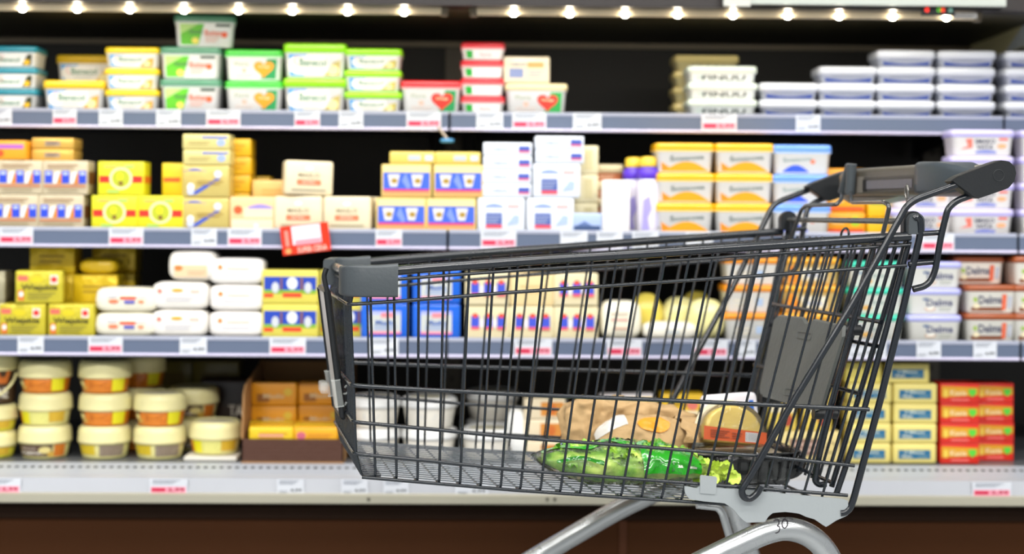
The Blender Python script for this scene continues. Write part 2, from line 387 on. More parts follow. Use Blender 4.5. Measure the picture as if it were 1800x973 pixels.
# ================================================================== PRODUCTS
FY = {1: 3.588, 2: 3.488, 3: 3.468, 4: 3.50}
ZS = {1: STOP[1], 2: STOP[2], 3: STOP[3], 4: ZD + .0008}
WROW = {1: 'top shelf', 2: 'second shelf', 3: 'third shelf', 4: 'bottom deck'}
KD = {}
def tub(key, w, d, h, lidc, bodyc, design, name='margarine_tub', lh=.012, taper=.9, rc=.011, seam=None):
    bodyc = ''.join('%02x' % int(255 - (255 - int(bodyc[i:i + 2], 16)) * (.45 if min(bodyc[0], bodyc[2], bodyc[4]) >= 'c' else 1)) for i in (0, 2, 4))
    def f():
        r = empty(name, (0, 0, 0)); b = MB(); zb = h - lh
        b.rsolid([(0.0006, w * taper * .94, d * taper * .94, rc), (.003, w * taper, d * taper, rc), (zb - .004, w * .95, d * .95, rc), (zb - .003, w * .98, d * .98, rc), (zb - .0004, w * .98, d * .98, rc)], mat(bodyc, .35, coat=.2))
        decor(b, tapermap(w * taper - 2 * rc * .7, w * .95 - 2 * rc * .7, d * taper, d * .95, .003, zb - .004), design, w * .85 / zb)
        b.build('tub_body', r)
        l = MB(); m = mat(lidc, .32, coat=.3)
        l.rsolid([(zb - .002, w * .99, d * .99, rc), (zb - .002, w, d, rc), (h - .004, w, d, rc), (h - .0012, w - .003, d - .003, rc), (h, w - .007, d - .007, rc), (h, w - .014, d - .014, rc), (h - .0015, w - .018, d - .018, rc)], m)
        if seam: l.rsolid([(zb - .0016, w + .0012, d + .0012, rc), (zb + .0012, w + .0012, d + .0012, rc)], mat(seam, .35))
        l.build('lid', r); return r
    KD[key] = (f, w, d, h)
def pack(key, w, d, h, c, design, name='butter_block', e=.004, rough=.35, metal=0.0, bump=0.0, side=None, top=None, vh=None):
    def f():
        b = MB(); b.brick(w, d, h, e, mat(c, rough, metal, bump, 45, coat=.15))
        decor(b, flatmap(w - 2 * e, h - 2 * e, d, z0=e), design, w / h)
        if side:
            for sx in (-1, 1): decor(b, lambda s, t, o: (sx * (w / 2 + o), s * (d - 2 * e), e + t * (h - 2 * e)), side, d / h)
        return b.build(name)
    KD[key] = (f, w, d, h)
def pouch(key, w, d, h, c, design, name='wrapped_loaf_pack', p=3.2, rough=.4, bump=.0, amp=.002, col2=None):
    """soft wrapped pack: superellipsoid with creases, crimped ends"""
    def f():
        b = MB(); n, m_ = 28, 14; rings = []
        def sg(v, q): return math.copysign(abs(v) ** (2 / q), v)
        for i in range(m_ + 1):
            ph = -PI / 2 + PI * i / m_; ring = []
            for j in range(n):
                th = 2 * PI * j / n
                x = sg(math.cos(ph), p) * sg(math.cos(th), p + 1) * w / 2; y = sg(math.cos(ph), p) * sg(math.sin(th), p + 1) * d / 2; z = sg(math.sin(ph), p) * h / 2 + h / 2
                q = noise.noise(Vector((x, y, z)) * 55 + Vector((w * 90, h * 70, 0))) * amp
                l = math.hypot(x, y) + 1e-6; ring.append((x + x / l * q, y + y / l * q, max(z + q * .4 - (.0 if z > .01 else 0), 0.0)))
            rings.append(ring)
        b.loft(rings, mat(c, rough, 0, bump, 50, coat=.2))
        decor(b, lambda s, t, o: (s * w * .84, -(d / 2) - .0008 - amp * .4 - o, h * .12 + t * h * .76), design, w / h)
        return b.build(name)
    KD[key] = (f, w, d, h)
def rtub(key, w, h, lidc, bodyc, design, name='round_spread_tub', lh=.04, handle=False, rb=.86):
    def f():
        r = empty(name, (0, 0, 0)); R_ = w / 2; zb = h - lh
        b = MB(); b.lathe([(R_ * rb * .5, .0005), (R_ * rb * .93, .0006), (R_ * rb * .97, .004), (R_ * .93, zb - .002), (R_ * .9, zb)], mat(bodyc, .35, coat=.2), 36)
        decor(b, roundmap(R_ * rb * .97, R_ * .93, .004, zb - .003), design, 2.2, cols=12); b.build('tub_body', r)
        l = MB(); pr = [(R_ * .955, zb - .003), (R_ * .99, zb - .003), (R_, zb + .002)]
        for k in range(3): z = zb + .004 + k * lh * .2; pr += [(R_ * (1 - .006 * k), z), (R_ * (.985 - .006 * k), z + lh * .08), (R_ * (.985 - .006 * k), z + lh * .12)]
        pr += [(R_ * .95, h - lh * .16), (R_ * .9, h - .003), (R_ * .86, h), (R_ * .8, h), (R_ * .78, h - .002), (R_ * .2, h - .002)]
        l.lathe(pr, mat(lidc, .35, coat=.2), 40)
        l.lathe([(R_ * .7, h - .0018), (R_ * .68, h - .0012), (.001, h - .0012)], ink('cfc9ae'), 30); l.build('lid', r)
        if handle:
            q = MB(); q.tube([(-R_ * 1.0 * math.cos(a), -R_ * .35 - R_ * .75 * math.sin(a), zb - .01 - .055 * math.sin(a)) for a in [PI * k / 14 for k in range(15)]], .0028, mat(lidc, .4), 8); q.build('bail_handle', r)
        return r
    KD[key] = (f, w, w, h)
USED = {}
def make(key):
    f, w, d, h = KD[key]
    if key not in USED: USED[key] = f(); return USED[key]
    return copy_tree(USED[key])
ORD = {2: ('bottom', 'top'), 3: ('bottom', 'middle', 'top'), 4: ('bottom', 'second', 'third', 'top'), 5: ('bottom', 'second', 'third', 'fourth', 'top')}
def put(key, pxc, row, look, where, cat, n=1, dy=0.0, base=0.0, rot=0.0, group=None, ords=None, rx=0.0, ry=0.0):
    f, w, d, h = KD[key]; Y = FY[row] + dy; out = []
    X = at(pxc, 400, Y + (d / 2 if key.startswith('r_') or key in ('bucket', 'bottle') else 0)).x
    for i in range(n):
        o = make(key); j = random.uniform(-.0012, .0012) if n > 1 and i else 0
        o.location = (X + j, Y + d / 2, ZS[row] + base + i * (h + .0006)); o.rotation_euler = (math.radians(rx), math.radians(ry), math.radians(rot))
        lab = ('%s, %s of %s' % (look, (ords or ORD[n])[i], where)) if (n > 1 or ords) else ('%s %s' % (look, where))
        tag(o, lab, cat, group); out.append(o)
    return out
def benecol(left='1890d4', food='d8a030'):
    return [('rect', -.49, .03, -.3, .97, left), ('poly', [(-.3, .97), (-.14, .97), (-.3, .6), (-.34, .3), (-.2, .03), (-.36, .03), (-.4, .9)], left), ('disc', -.33, .5, .4, 'ece8e0'), ('ring', -.3, .68, .22, 'e8a8a0'),
            ('rect', -.3, .1, .28, .9, 'ece8e0'), ('text', 'Benecol', -.03, .62, .52, .36, '5a8c70'), ('lines', -.24, .18, .14, .42, 2, 'c9ccc4'), ('poly', [(.18, .03), (.49, .03), (.49, .72), (.36, .62)], food), ('disc', .36, .28, .22, 'f0e0a0')]
def fresh(l1='5fc020'):
    return [('poly', [(-.49, .03), (-.14, .03), (-.02, .97), (-.49, .97)], l1), ('poly', [(-.49, .5), (-.12, .97), (-.49, .97)], 'b8e080'), ('text', 'Smooth', -.18, .62, .26, .22, '4a7848'), ('text', 'Butter', .16, .58, .34, .26, 'e87858'), ('lines', .0, .15, .3, .42, 3, 'e8b8a8'),
            ('disc', .38, .5, .13, 'f06030'), ('rect', .2, .86, .49, .97, '2e4a38'), ('disc', -.2, .22, .15, 'f0e060')]
def heart(hc, g, t='f8e0b0'):
    return [('poly', [(.16, .03), (.49, .03), (.49, .97), (.28, .97)], g), ('text', 'Flora', -.25, .72, .3, .18, 'b0b8a0'), ('disc', -.2, .42, .1, 'f0b098'), ('lines', -.4, .1, .02, .3, 2, 'd8c8c0'), ('heart', .22, .52, .44, hc), ('text', 'Omega', .22, .6, .24, .14, t)]
# ---- top shelf
tub('teal', .115, .095, .0472, '1f8a9c', 'e6e3da', [('rect', -.49, .1, .3, .92, 'eceae4'), ('text', 'Benecol', -.05, .5, .5, .44, '5a8c70'), ('ring', -.28, .7, .25, 'e0a8a0'), ('poly', [(.26, .05), (.49, .05), (.49, .95), (.38, .9)], '3a3c20'), ('disc', .38, .3, .22, 'e8b820')])
tub('bigyel', .139, .1, .0675, 'f0c81c', 'ece8de', benecol(), lh=.017)
tub('smyel', .122, .09, .0472, 'f2cf10', 'ebe7dd', benecol())
tub('dkgreen', .137, .1, .0722, '4f8d6c', 'e6e4de', fresh(), lh=.015, seam='8fb0a0')
tub('hrtgreen', .13, .1, .0695, '3cc030', 'ece9e4', heart('f09818', '18904c'), lh=.015, seam='a0e0a0')
tub('biglime', .142, .105, .0772, '93e010', 'ebe8df', benecol(food='b8a860'), lh=.019)
tub('smlime', .13, .09, .0478, '98e414', 'ebe7dd', benecol(food='c0b050'), lh=.0135)
tub('bigred', .137, .1, .0735, 'e0242c', 'ece9e4', heart('e03020', '18904c'), lh=.016, seam='f0b0b0')
tub('smred', .099, .08, .0398, 'dd2030', 'ece9e6', [('rect', -.49, .05, -.3, .95, '20a030'), ('rect', -.3, .05, .49, .95, 'eeeae8'), ('text', 'Rama', .08, .5, .34, .4, 'e0a8a8')], lh=.0135, seam='f0a0a0', name='small_margarine_tub')
tub('cream', .142, .105, .0695, 'ecd9a8', 'e9e6e0', heart('e03828', '28a048'), lh=.014)
pack('paper', .104, .07, .06, 'e6d6b8', [('text', 'OSELKA', -.2, .74, .4, .12, '8088a0'), ('rect', -.42, .14, -.08, .56, '7c88b0'), ('rect', .02, .6, .4, .84, 'eca860'), ('lines', .05, .15, .4, .5, 3, 'a8a8b0')], e=.005)
tub('finuu', .158, .105, .0372, 'e4efe0', 'dfe7e0', [('text', 'FINUU', .02, .46, .74, .7, '2c3a38'), ('lines', -.45, .1, -.33, .9, 3, 'b8c8c0')], lh=.0135, taper=.92)
tub('finuucream', .152, .1, .0368, 'e6d088', 'd9cc98', [('text', 'FINUU', .02, .46, .6, .5, '70683c')], lh=.0145, taper=.9)
tub('whiteblue', .133, .1, .0376, 'e4e7ee', 'b4b8c6', [('swoosh', -.49, .49, .02, .62, -.34, '1c3c90'), ('lines', -.35, .66, .4, .94, 2, '7c8298')], lh=.0155, taper=.9, name='spread_tub')
T = 'margarine tub'
put('teal', 18, 1, 'teal-lidded white tub', 'three at left end of top shelf', T, 3, group='teal-lidded tubs')
put('bigyel', 127, 1, 'big yellow-lidded white tub with blue left side', 'at front, left part of top shelf', T)
put('bigyel', 148, 1, 'big yellow-lidded tub set back behind the front yellow one', 'two-high rear stack', T, 2, dy=.115)
put('smyel', 229, 1, 'small flat yellow-lidded tub', 'three beside the dark green lids', T, 3, group='small yellow-lidded tubs')
put('dkgreen', 332, 1, 'dark-green-lidded tub with green and white print', 'three-high stack', T, 2, ords=('bottom', 'middle'))
put('dkgreen', 352, 1, 'dark-green-lidded tub turned slightly,', 'highest of everything on top shelf', T, base=.1456, rot=9, dy=.008)
put('hrtgreen', 444, 1, 'green-lidded tub with orange heart', 'two-high stack on top shelf', T, 2)
put('biglime', 551, 1, 'large lime-lidded tub with blue left side', 'two-high stack on top shelf', T, 2)
put('smlime', 654, 1, 'small lime-lidded tub', 'three left of the red lids', T, 3)
put('bigred', 756, 1, 'single red-lidded tub with red heart', 'on the top shelf', T)
put('smred', 847, 1, 'small red-lidded white tub', 'four-high stack on top shelf', T, 4)
put('cream', 941, 1, 'cream-lidded tub with red heart and green side', 'on the top shelf', T)
put('paper', 924, 1, 'beige paper-wrapped butter block', 'lying on the cream-lidded tub', 'butter', base=.07)
put('finuu', 1269, 1, 'pale mint-white tub with dark lettering', 'three-high front stack', 'butter tub', 3)
put('finuucream', 1240, 1, 'cream yellow tub peeking out behind mint-white stack', 'four', 'butter tub', 4, dy=.118)
for px, n, wh in ((1386, 2, 'two-high stack beside mint-white tubs'), (1489, 3, 'three-high stack on top shelf'), (1592, 4, 'four-high stack, left one'), (1699, 4, 'four-high stack, right one'), (1817, 4, 'stack cut by right frame edge')):
    put('whiteblue', px, 1, 'low white-lidded tub with blue band', wh, 'spread tub', n, group='low white tubs on the top shelf')
# ---- second shelf
cow = []
for k in range(3):
    s = -.5 + k * .4
    cow += [('rect', s + .02, .32, s + .2, .72, '2244d0'), ('oval', s + .11, .63, .07, .06, 'b0bcec'), ('poly', [(s + .22, .32), (s + .3, .32), (s + .38, .7), (s + .26, .66)], 'eef0f4'), ('poly', [(s + .3, .3), (min(s + .42, .5), .3), (min(s + .42, .5), .66), (s + .37, .6)], 'd88020')]
cow = [d for d in cow if max([p for p in (d[1] if isinstance(d[1], float) else 0,)]) < .48 and not (d[0] == 'rect' and d[3] > .5)]
pack('cow', .098, .068, .0735, 'c9bb9c', cow + [('lines', -.42, .78, .3, .95, 2, 'a88868'), ('rect', -.49, .2, .49, .26, 'c87850'), ('lines', -.4, .04, .3, .18, 1, 'a89878')], e=.003, bump=.15, side=[('rect', -.49, .3, .49, .7, '8a6030')])
pack('orangebox', .095, .07, .0425, 'e8a020', [('rect', -.5, .6, .5, .86, 'b060c0'), ('disc', -.1, .3, .22, 'e85020')], name='butter_box')
pack('goldflat', .092, .08, .0245, 'd8ac50', [('rect', -.2, .15, .2, .85, 'a08a70'), ('lines', -.15, .2, .15, .8, 3, '6c5c58')], rough=.3, metal=.3, bump=.2)
pack('lion', .1, .07, .073, 'ddd81c', [('rect', -.49, .36, .49, .58, 'e82818'), ('ring', .0, .5, .36, 'efe9b0'), ('disc', 0, .5, .28, 'b8c020'), ('oval', -.02, .56, .07, .11, 'e8d818'), ('disc', .0, .34, .07, '7a5020'), ('rect', -.38, .84, -.1, .9, 'e0b060'), ('rect', .08, .84, .3, .92, 'a8d870'), ('rect', -.3, .05, -.04, .12, 'a8d870')], name='yeast_butter_box', e=.0025, side=[('rect', -.5, .36, .5, .58, 'e07020')])
pack('lionback', .1, .07, .073, 'e6c818', [('rect', -.49, .42, -.1, .56, 'e85818')], name='butter_box', e=.0025)
pack('goldblue', .103, .07, .0695, 'cbb768', [('swoosh', -.5, .0, .88, .84, .12, '3050c0'), ('poly', [(-.4, .0), (-.2, .05), (.1, .35), (.34, .6), (.22, .6), (-.1, .3)], '3454bc'), ('disc', .28, .76, .13, 'd8dcec'), ('oval', -.34, .3, .08, .14, 'eceef4'), ('lines', -.2, .35, .4, .55, 2, 'a8883c'), ('disc', -.34, .14, .12, 'c8d0e8')], rough=.3, metal=.15, bump=.15)
pack('goldblueflat', .103, .072, .0335, 'd9cc84', [('rect', -.1, .8, .5, .98, '3c5cc4'), ('disc', .34, .45, .3, '9cb0e4'), ('lines', -.4, .2, .1, .6, 2, 'b0a060')], rough=.3, metal=.1)
pack('yelflat', .1, .075, .04, 'e0b010', [('lines', -.3, .2, .4, .8, 2, 'c89008')], name='butter_box')
pack('beige', .098, .07, .072, 'e8c490', [('rect', -.49, .0, .49, .3, 'efdcb8'), ('rect', -.2, .36, .49, .7, 'ecd8b8'), ('disc', -.34, .62, .14, 'e85828'), ('swoosh', -.1, .49, .66, .72, .1, '9c8cd0'), ('disc', .1, .08, .08, 'f0f0e8')])
pack('beigeplain', .1, .07, .055, 'e2b86c', [('lines', -.3, .3, .3, .7, 2, 'd0a050')])
pack('maslo', .105, .07, .0745, 'e6d8b6', [('text', 'MASLO', .0, .6, .5, .16, '908468'), ('oval', 0, .84, .09, .07, 'd8dce8'), ('rect', -.28, .26, .28, .44, 'e07850'), ('text', 'EXTRA', 0, .35, .3, .1, 'f0c8b0'), ('lines', -.4, .02, .4, .14, 1, '9c9478')], e=.006, bump=.12)
cup = []
for s in (-.28, .22): cup += [('poly', [(s - .12, .72), (s + .14, .72), (s + .08, .3), (s - .07, .3)], 'dcd8d8'), ('oval', s + .02, .5, .07, .09, 'a8882c')]
pack('cup', .11, .07, .0725, 'e0c474', [('rect', -.5, .22, .5, .78, '3a62d8'), ('rect', -.5, .14, .5, .22, 'd82868'), ('rect', -.5, .02, .5, .14, 'ecA060'.lower()), ('rect', -.5, .8, .5, 1, 'f0e4a0'), ('poly', [(-.02, .78), (.1, .3), (.02, .22), (-.1, .5)], '7890e4')] + cup, e=.004, bump=.12)
pack('cupflat', .1, .07, .0275, 'dcc460', [('rect', -.1, .2, .2, .8, 'b8c0c8'), ('rect', .3, .2, .48, .8, 'c0cce0')])
pack('whitebig', .104, .07, .0745, 'e2e8f2', [('rect', -.36, .1, .02, .56, '4c62a8'), ('rect', -.36, .04, .02, .16, 'e04858'), ('swoosh', -.38, .04, .74, .8, .08, '8ca0d0'), ('rect', .14, .72, .42, .86, 'f0b8b8'), ('poly', [(.12, .14), (.3, .5), (.42, .46), (.4, .2)], 'a8bcd8'), ('lines', -.34, .2, 0, .5, 3, '98a4cc')], e=.005)
pack('whiteflat', .107, .07, .0295, 'dfe6f2', [('text', 'OSELKA', -.16, .5, .34, .3, '8c9cc4'), ('rect', .24, .35, .48, .8, '4458b0'), ('rect', .24, .2, .48, .35, 'e04060')], e=.003)
pack('creamcol', .1, .07, .064, 'e6dcb4', [('rect', .2, .1, .4, .9, 'd8cc9c')])
tub('smallorange', .08, .075, .0378, 'ead8ac', 'e0885c', [('lines', -.3, .2, .3, .8, 2, 'f0d0b0')], lh=.018, name='spread_tub')
pack('carton', .06, .045, .115, 'f0ece8', [('ring', 0, .74, .1, 'd4d0d0'), ('text', 'Y', 0, .4, .16, .1, 'd8c8c8'), ('lines', -.2, .15, .2, .3, 3, 'd8d4d4')], name='upright_carton', e=.003)
pack('bluesmall', .066, .06, .042, 'a8bce4', [('rect', -.5, .0, .5, .3, '38507c'), ('poly', [(-.4, .3), (-.1, .6), (.2, .3)], '5c74a8')], name='small_box')
def fb_():
    r = empty('cream_bottle', (0, 0, 0)); b = MB(); R_ = .0255
    b.lathe([(.01, .0), (R_ * .95, .0006), (R_, .006), (R_, .098), (R_ * .93, .112), (R_ * .86, .118)], mat('e8e4f2', .35, coat=.3), 24)
    decor(b, roundmap(R_, R_, .004, .1), [('poly', [(-.2, .03), (.0, .03), (-.04, .3), (.06, .5), (.0, .8), (-.16, .7)], 'a49ae0'), ('poly', [(.2, .1), (.28, .1), (.28, .5), (.2, .6)], 'd8d4f0')], 1, base=.0012)
    b.build('bottle_body', r)
    b = MB(); b.lathe([(R_ * .87, .1175), (R_ * .97, .12), (R_ * .95, .136), (R_ * .6, .146)], mat('5a34c8', .35), 24); b.build('shoulder_band', r)
    b = MB(); b.lathe([(R_ * .72, .145), (R_ * .76, .147), (R_ * .72, .164), (R_ * .5, .167), (.002, .168)], mat('ecc840', .35), 24); b.build('cap', r)
    return r
KD['bottle'] = (fb_, .052, .052, .168)
tub('yellowlid', .13, .1, .0652, 'f5b60c', 'efeae0', [('poly', [(-.5, .02), (-.5, .5), (-.2, .02)], 'ea8c10'), ('swoosh', -.42, .5, .02, .06, .46, 'eba00a'), ('swoosh', -.3, .3, .62, .62, .1, 'f2efe8'), ('text', 'Śmietanowa', .04, .74, .7, .3, '4c6464', .12)], lh=.016, seam='f8d060')
tub('bluelid', .13, .1, .0645, '6a9cf0', 'ece8de', [('swoosh', -.42, .14, .04, .08, .34, '3058d8'), ('disc', .22, .6, .12, 'e88060'), ('text', 'Śmietanowa', -.1, .74, .6, .24, '8aa09c', .1)], lh=.016, seam='a8c8f8')
pack('fruitbox', .088, .07, .048, 'f0a014', [('rect', -.5, .0, .5, .18, 'e84818'), ('disc', .26, .6, .28, 'a8cc20'), ('lines', -.4, .4, .0, .7, 2, 'f8d080')], name='margarine_box')
pack('yelbox', .09, .07, .036, 'eeb810', [('rect', -.5, .8, .5, 1, 'a0b028')], name='margarine_box')
tub('lilac', .142, .078, .0574, 'c9c2ea', 'e9e2dc', [('text', 'SMAKO', .04, .78, .38, .28, '2c3454'), ('text', 'WITA', .04, .44, .32, .26, '36405c'), ('swoosh', -.14, .26, .05, .2, .08, '8088c8'), ('poly', [(-.44, .3), (-.2, .4), (-.2, .95), (-.32, .9), (-.28, .5)], 'e87060'), ('rect', .3, .85, .46, .97, 'e05040'), ('oval', .36, .5, .09, .13, 'f0a878')], lh=.0135, seam='9088d0')
Bb = 'butter'
put('cow', 27, 2, 'tan box with blue and white wave pattern,', 'lower row, at the left frame edge', Bb, group='wave-patterned boxes'); put('cow', 107, 2, 'tan box with blue and white wave pattern,', 'lower row, beside yellow medallion boxes', Bb, group='wave-patterned boxes')
put('cow', 34, 2, 'tan box with blue and white wave pattern,', 'upper row, at the left frame edge', Bb, base=.0741); put('cow', 114, 2, 'tan box with blue and white wave pattern,', 'upper row, right one', Bb, base=.0741)
put('orangebox', 8, 2, 'orange box with purple stripe', 'lying on the wave-patterned boxes', Bb, base=.1482, rot=-4)
put('goldflat', 91, 2, 'flat gold foil pack', 'two lying on the wave-patterned boxes', Bb, 2, base=.1482, dy=.02)
put('lion', 201, 2, 'yellow box with red stripe and round medallion,', 'lower row left', 'box'); put('lion', 282, 2, 'yellow box with red stripe and round medallion,', 'lower row right', 'box')
put('lion', 212, 2, 'yellow box with red stripe and round medallion,', 'upper row', 'box', base=.0736)
put('lionback', 324, 2, 'yellow box with orange stripe set back behind gold-blue boxes', 'two', 'box', 2, dy=.078)
put('goldblue', 361, 2, 'gold foil block with blue wave', 'two-high stack', Bb, 2)
put('goldblueflat', 362, 2, 'flat pale gold pack with blue edge', 'two on top of the gold-blue blocks', Bb, 2, base=.1402)
put('yelflat', 401, 2, 'yellow carton behind the gold-blue stack', 'five', 'box', 5, dy=.09); put('yelflat', 436, 2, 'deep yellow carton far back above the beige blocks', 'three', 'box', 3, dy=.2)
put('beige', 443, 2, 'peach block with orange dot and lilac wave', 'beside the beige lettered blocks', Bb)
put('beigeplain', 482, 2, 'plain tan block behind the peach block', 'two', Bb, 2, dy=.082)
put('maslo', 524, 2, 'beige lettered block with orange band', 'standing just behind the red card', Bb); put('maslo', 611, 2, 'beige lettered block with orange band', 'right of the red card', Bb, rot=-3)
put('maslo', 627, 2, 'beige block half hidden behind the right lettered block', 'on the second shelf', Bb, dy=.082)
put('maslo', 536, 2, 'beige lettered block with orange band', 'tilted on top of two others', Bb, base=.0768, rot=12, ry=1.5)
put('cup', 705, 2, 'blue and cream box with two cups,', 'lower row left', Bb); put('cup', 793, 2, 'blue and cream box with two cups,', 'lower row right', Bb)
put('cup', 714, 2, 'blue and cream box with two cups,', 'upper row left', Bb, base=.0731); put('cup', 805, 2, 'blue and cream box with two cups,', 'upper row right', Bb, base=.0731)
put('cupflat', 724, 2, 'flat pale gold block', 'on top of the left cup boxes', Bb, base=.1462, dy=.004); put('cupflat', 804, 2, 'flat pale gold block', 'on top of the right cup boxes', Bb, base=.1462, dy=.004)
put('whitebig', 881, 2, 'white block with blue square and red stripe,', 'under the four flat white blocks', Bb); put('whitebig', 967, 2, 'white block with blue square and red stripe,', 'lower of right column', Bb)
put('whitebig', 978, 2, 'white block with blue square and red stripe,', 'upper of right column', Bb, base=.0751)
put('whiteflat', 891, 2, 'flat white block with red and blue end', 'four in left white column', Bb, 4, base=.0751)
put('whiteflat', 983, 2, 'flat white block with red and blue end', 'two on the right white column', Bb, 2, base=.1502)
put('creamcol', 1012, 2, 'cream block behind the white blocks', 'three', Bb, 3, dy=.085)
put('smallorange', 1066, 2, 'small cream-lidded orange tub behind white carton', 'four', 'spread tub', 4, dy=.12)
put('carton', 1083, 2, 'tall narrow white carton', 'standing left of the purple bottles', 'carton'); put('bluesmall', 1032, 2, 'small light blue box with dark base', 'beside the tall white carton', 'box')
put('bottle', 1139, 2, 'white bottle with purple shoulder and yellow cap,', 'front one', 'bottle'); put('bottle', 1113, 2, 'white bottle with purple shoulder and yellow cap,', 'left rear one', 'bottle', dy=.055); put('bottle', 1158, 2, 'white bottle with purple shoulder and yellow cap,', 'rear, half hidden', 'bottle', dy=.07)
put('yellowlid', 1204, 2, 'yellow-lidded cream tub with yellow swoosh', 'left stack of three', T, 3); put('yellowlid', 1308, 2, 'yellow-lidded cream tub with yellow swoosh', 'right stack of three', T, 3)
put('bluelid', 1410, 2, 'light-blue-lidded cream tub', 'three left of the cart handle', T, 3)
put('fruitbox', 1487, 2, 'orange box with green dot and red base', 'three behind the coin lock', 'box', 3, dy=.05); put('yelbox', 1560, 2, 'low yellow box', 'two behind the handle wires', 'box', 2, dy=.05)
put('lilac', 1622, 2, 'lilac-lidded white tub under the cart handle', 'two', T, 2, dy=.01)
put('lilac', 1727, 2, 'lilac-lidded white tub with navy lettering', 'four right of the handle', T, 4)
put('lilac', 1850, 2, 'lilac-lidded white tub cut by right frame edge', 'four', T, 4)
# ---- third shelf
pack('silver', .095, .07, .069, 'c8c0a0', [('lines', -.3, .2, .3, .8, 3, 'a09878')], rough=.3, metal=.5, bump=.3)
wj = [('rect', -.49, .72, -.26, .9, 'd86858'), ('rect', .24, .6, .42, .92, 'e8dcd0'), ('disc', .33, .76, .1, 'e03028'), ('oval', -.06, .76, .15, .11, 'd8c418'), ('text', 'Wiejskie', .0, .47, .82, .25, '24220c'), ('poly', [(-.48, .04), (-.34, .04), (-.36, .4), (-.48, .4)], 'd87830'), ('oval', -.41, .26, .05, .09, 'f0ece4'), ('lines', -.26, .06, .36, .34, 3, '8c8430')]
pack('wiejskie', .1, .082, .0705, 'cabc30', wj, rough=.3, metal=.2, bump=.25)
pack('goldfoil', .1, .075, .0655, 'e6c41c', [('lines', -.3, .3, .3, .7, 2, 'b08c10')], rough=.3, metal=.25, bump=.4)
pouch('goldpillow', .085, .06, .036, 'e8c020', [], 'foil_pillow_pack', 3, .22, .3)
wl = [('rect', -.1, .52, .2, .68, 'e85838'), ('oval', -.22, .42, .1, .1, 'e87850'), ('rect', -.02, .3, .18, .46, '5858b8'), ('lines', -.34, .6, -.12, .76, 2, 'a8b0d0'), ('oval', .3, .4, .06, .08, 'e88858'), ('lines', .2, .6, .4, .72, 1, 'a8b0d0')]
pouch('letterpack', .136, .075, .0535, 'ece7d2', wl, p=4.5)
pouch('whitepack', .12, .075, .0572, 'efebe6', [('oval', -.34, .7, .05, .12, 'd8883c'), ('lines', -.2, .55, .3, .75, 1, 'e8c8b8'), ('rect', -.3, .34, .3, .37, '8c98b8')], p=5)
pouch('ovalpack', .122, .075, .06, 'eeeae2', [('oval', -.05, .76, .13, .08, 'd8a818'), ('disc', -.42, .72, .1, 'e87868'), ('rect', .22, .66, .42, .8, 'f0c8b8'), ('lines', -.3, .2, .3, .5, 2, 'c8c8d0')], p=5)
pouch('brightpack', .108, .085, .07, 'f4efe4', [('rect', -.42, .02, .36, .5, 'e8c8a0'), ('oval', -.32, .38, .1, .12, 'c87c38'), ('lines', -.1, .08, .34, .3, 2, 'd0a888')], p=3.6)
yb = [('rect', -.5, .4, .5, .84, '1840b0'), ('rect', -.5, .28, .5, .4, '80b030'), ('rect', -.14, .16, .22, .3, 'e84020'), ('rect', -.5, .16, -.32, .28, 'e84020'), ('oval', .04, .62, .1, .2, 'e6eaf0'), ('oval', -.28, .48, .07, .18, 'c8ccd0'), ('oval', .34, .48, .07, .18, 'c8ccd0'), ('rect', .2, .4, .24, .8, '8a5828'), ('rect', -.18, .4, -.15, .8, '8a5828')]
pack('yelblue', .122, .075, .0735, 'd8cc54', yb, e=.004, bump=.1)
pack('bluecello', .104, .08, .076, '1a60d0', [('rect', -.36, .12, .36, .84, 'c4c8c4'), ('rect', -.36, .72, .36, .84, 'a8b0ec'), ('rect', -.1, .62, .2, .78, 'e08890'), ('text', 'Masło', .0, .46, .44, .16, '3a66b8'), ('lines', -.26, .2, .26, .38, 2, '90a8d8'), ('rect', -.36, .08, .36, .16, 'e888a8')], e=.005, rough=.2, bump=.15)
sc_ = []
for s in (-.4, -.08, .24): sc_ += [('rect', s, .36, s + .2, .74, '3c50c8'), ('oval', s + .1, .74, .07, .08, 'e04838'), ('rect', s, .26, s + .2, .36, 'e05868'), ('oval', s + .26 if s < .2 else s + .25, .48, .05, .16, 'e8e0e4')]
pack('scallop', .097, .07, .072, 'dcd0a8', sc_[:-1] + [('rect', -.5, .0, .5, .16, 'd4c8a4')], bump=.1)
pack('tanblock', .095, .07, .072, 'e4cc98', [('lines', -.3, .3, .3, .7, 2, 'd4b880')])
pouch('whitebag', .09, .07, .085, 'ece6d0', [('rect', -.3, .5, .2, .56, 'd89890'), ('rect', -.24, .2, .2, .26, 'd0a088'), ('lines', -.3, .66, .2, .8, 1, 'c8b8a8')], 'cheese_bag', 4)
pouch('flatbag', .12, .06, .04, 'efeada', [('rect', -.1, .3, .2, .6, 'c8ccc8')], 'cheese_bag', 3.5)
pouch('roundbag', .075, .07, .098, 'e0cc58', [], 'yellow_cheese_bag', 2.3, .3, .2, .003)
pouch('palebag', .085, .07, .09, 'e6de9c', [], 'yellow_cheese_bag', 2.5, .3, .2, .003)
tub('orangelid', .122, .095, .0602, 'f09418', 'eeeadb', [('rect', .1, .3, .26, .7, 'a8bcd8'), ('lines', -.4, .2, 0, .7, 2, 'dcd4c0')], lh=.013)
tub('yelorange', .128, .095, .0602, 'f0a818', 'ecc878', [('rect', -.2, .2, .34, .84, 'e8e0c8'), ('text', 'Rama', .06, .5, .34, .26, '8898c8'), ('poly', [(-.5, .03), (-.24, .03), (-.34, .97), (-.5, .97)], 'f08c18')], lh=.013)
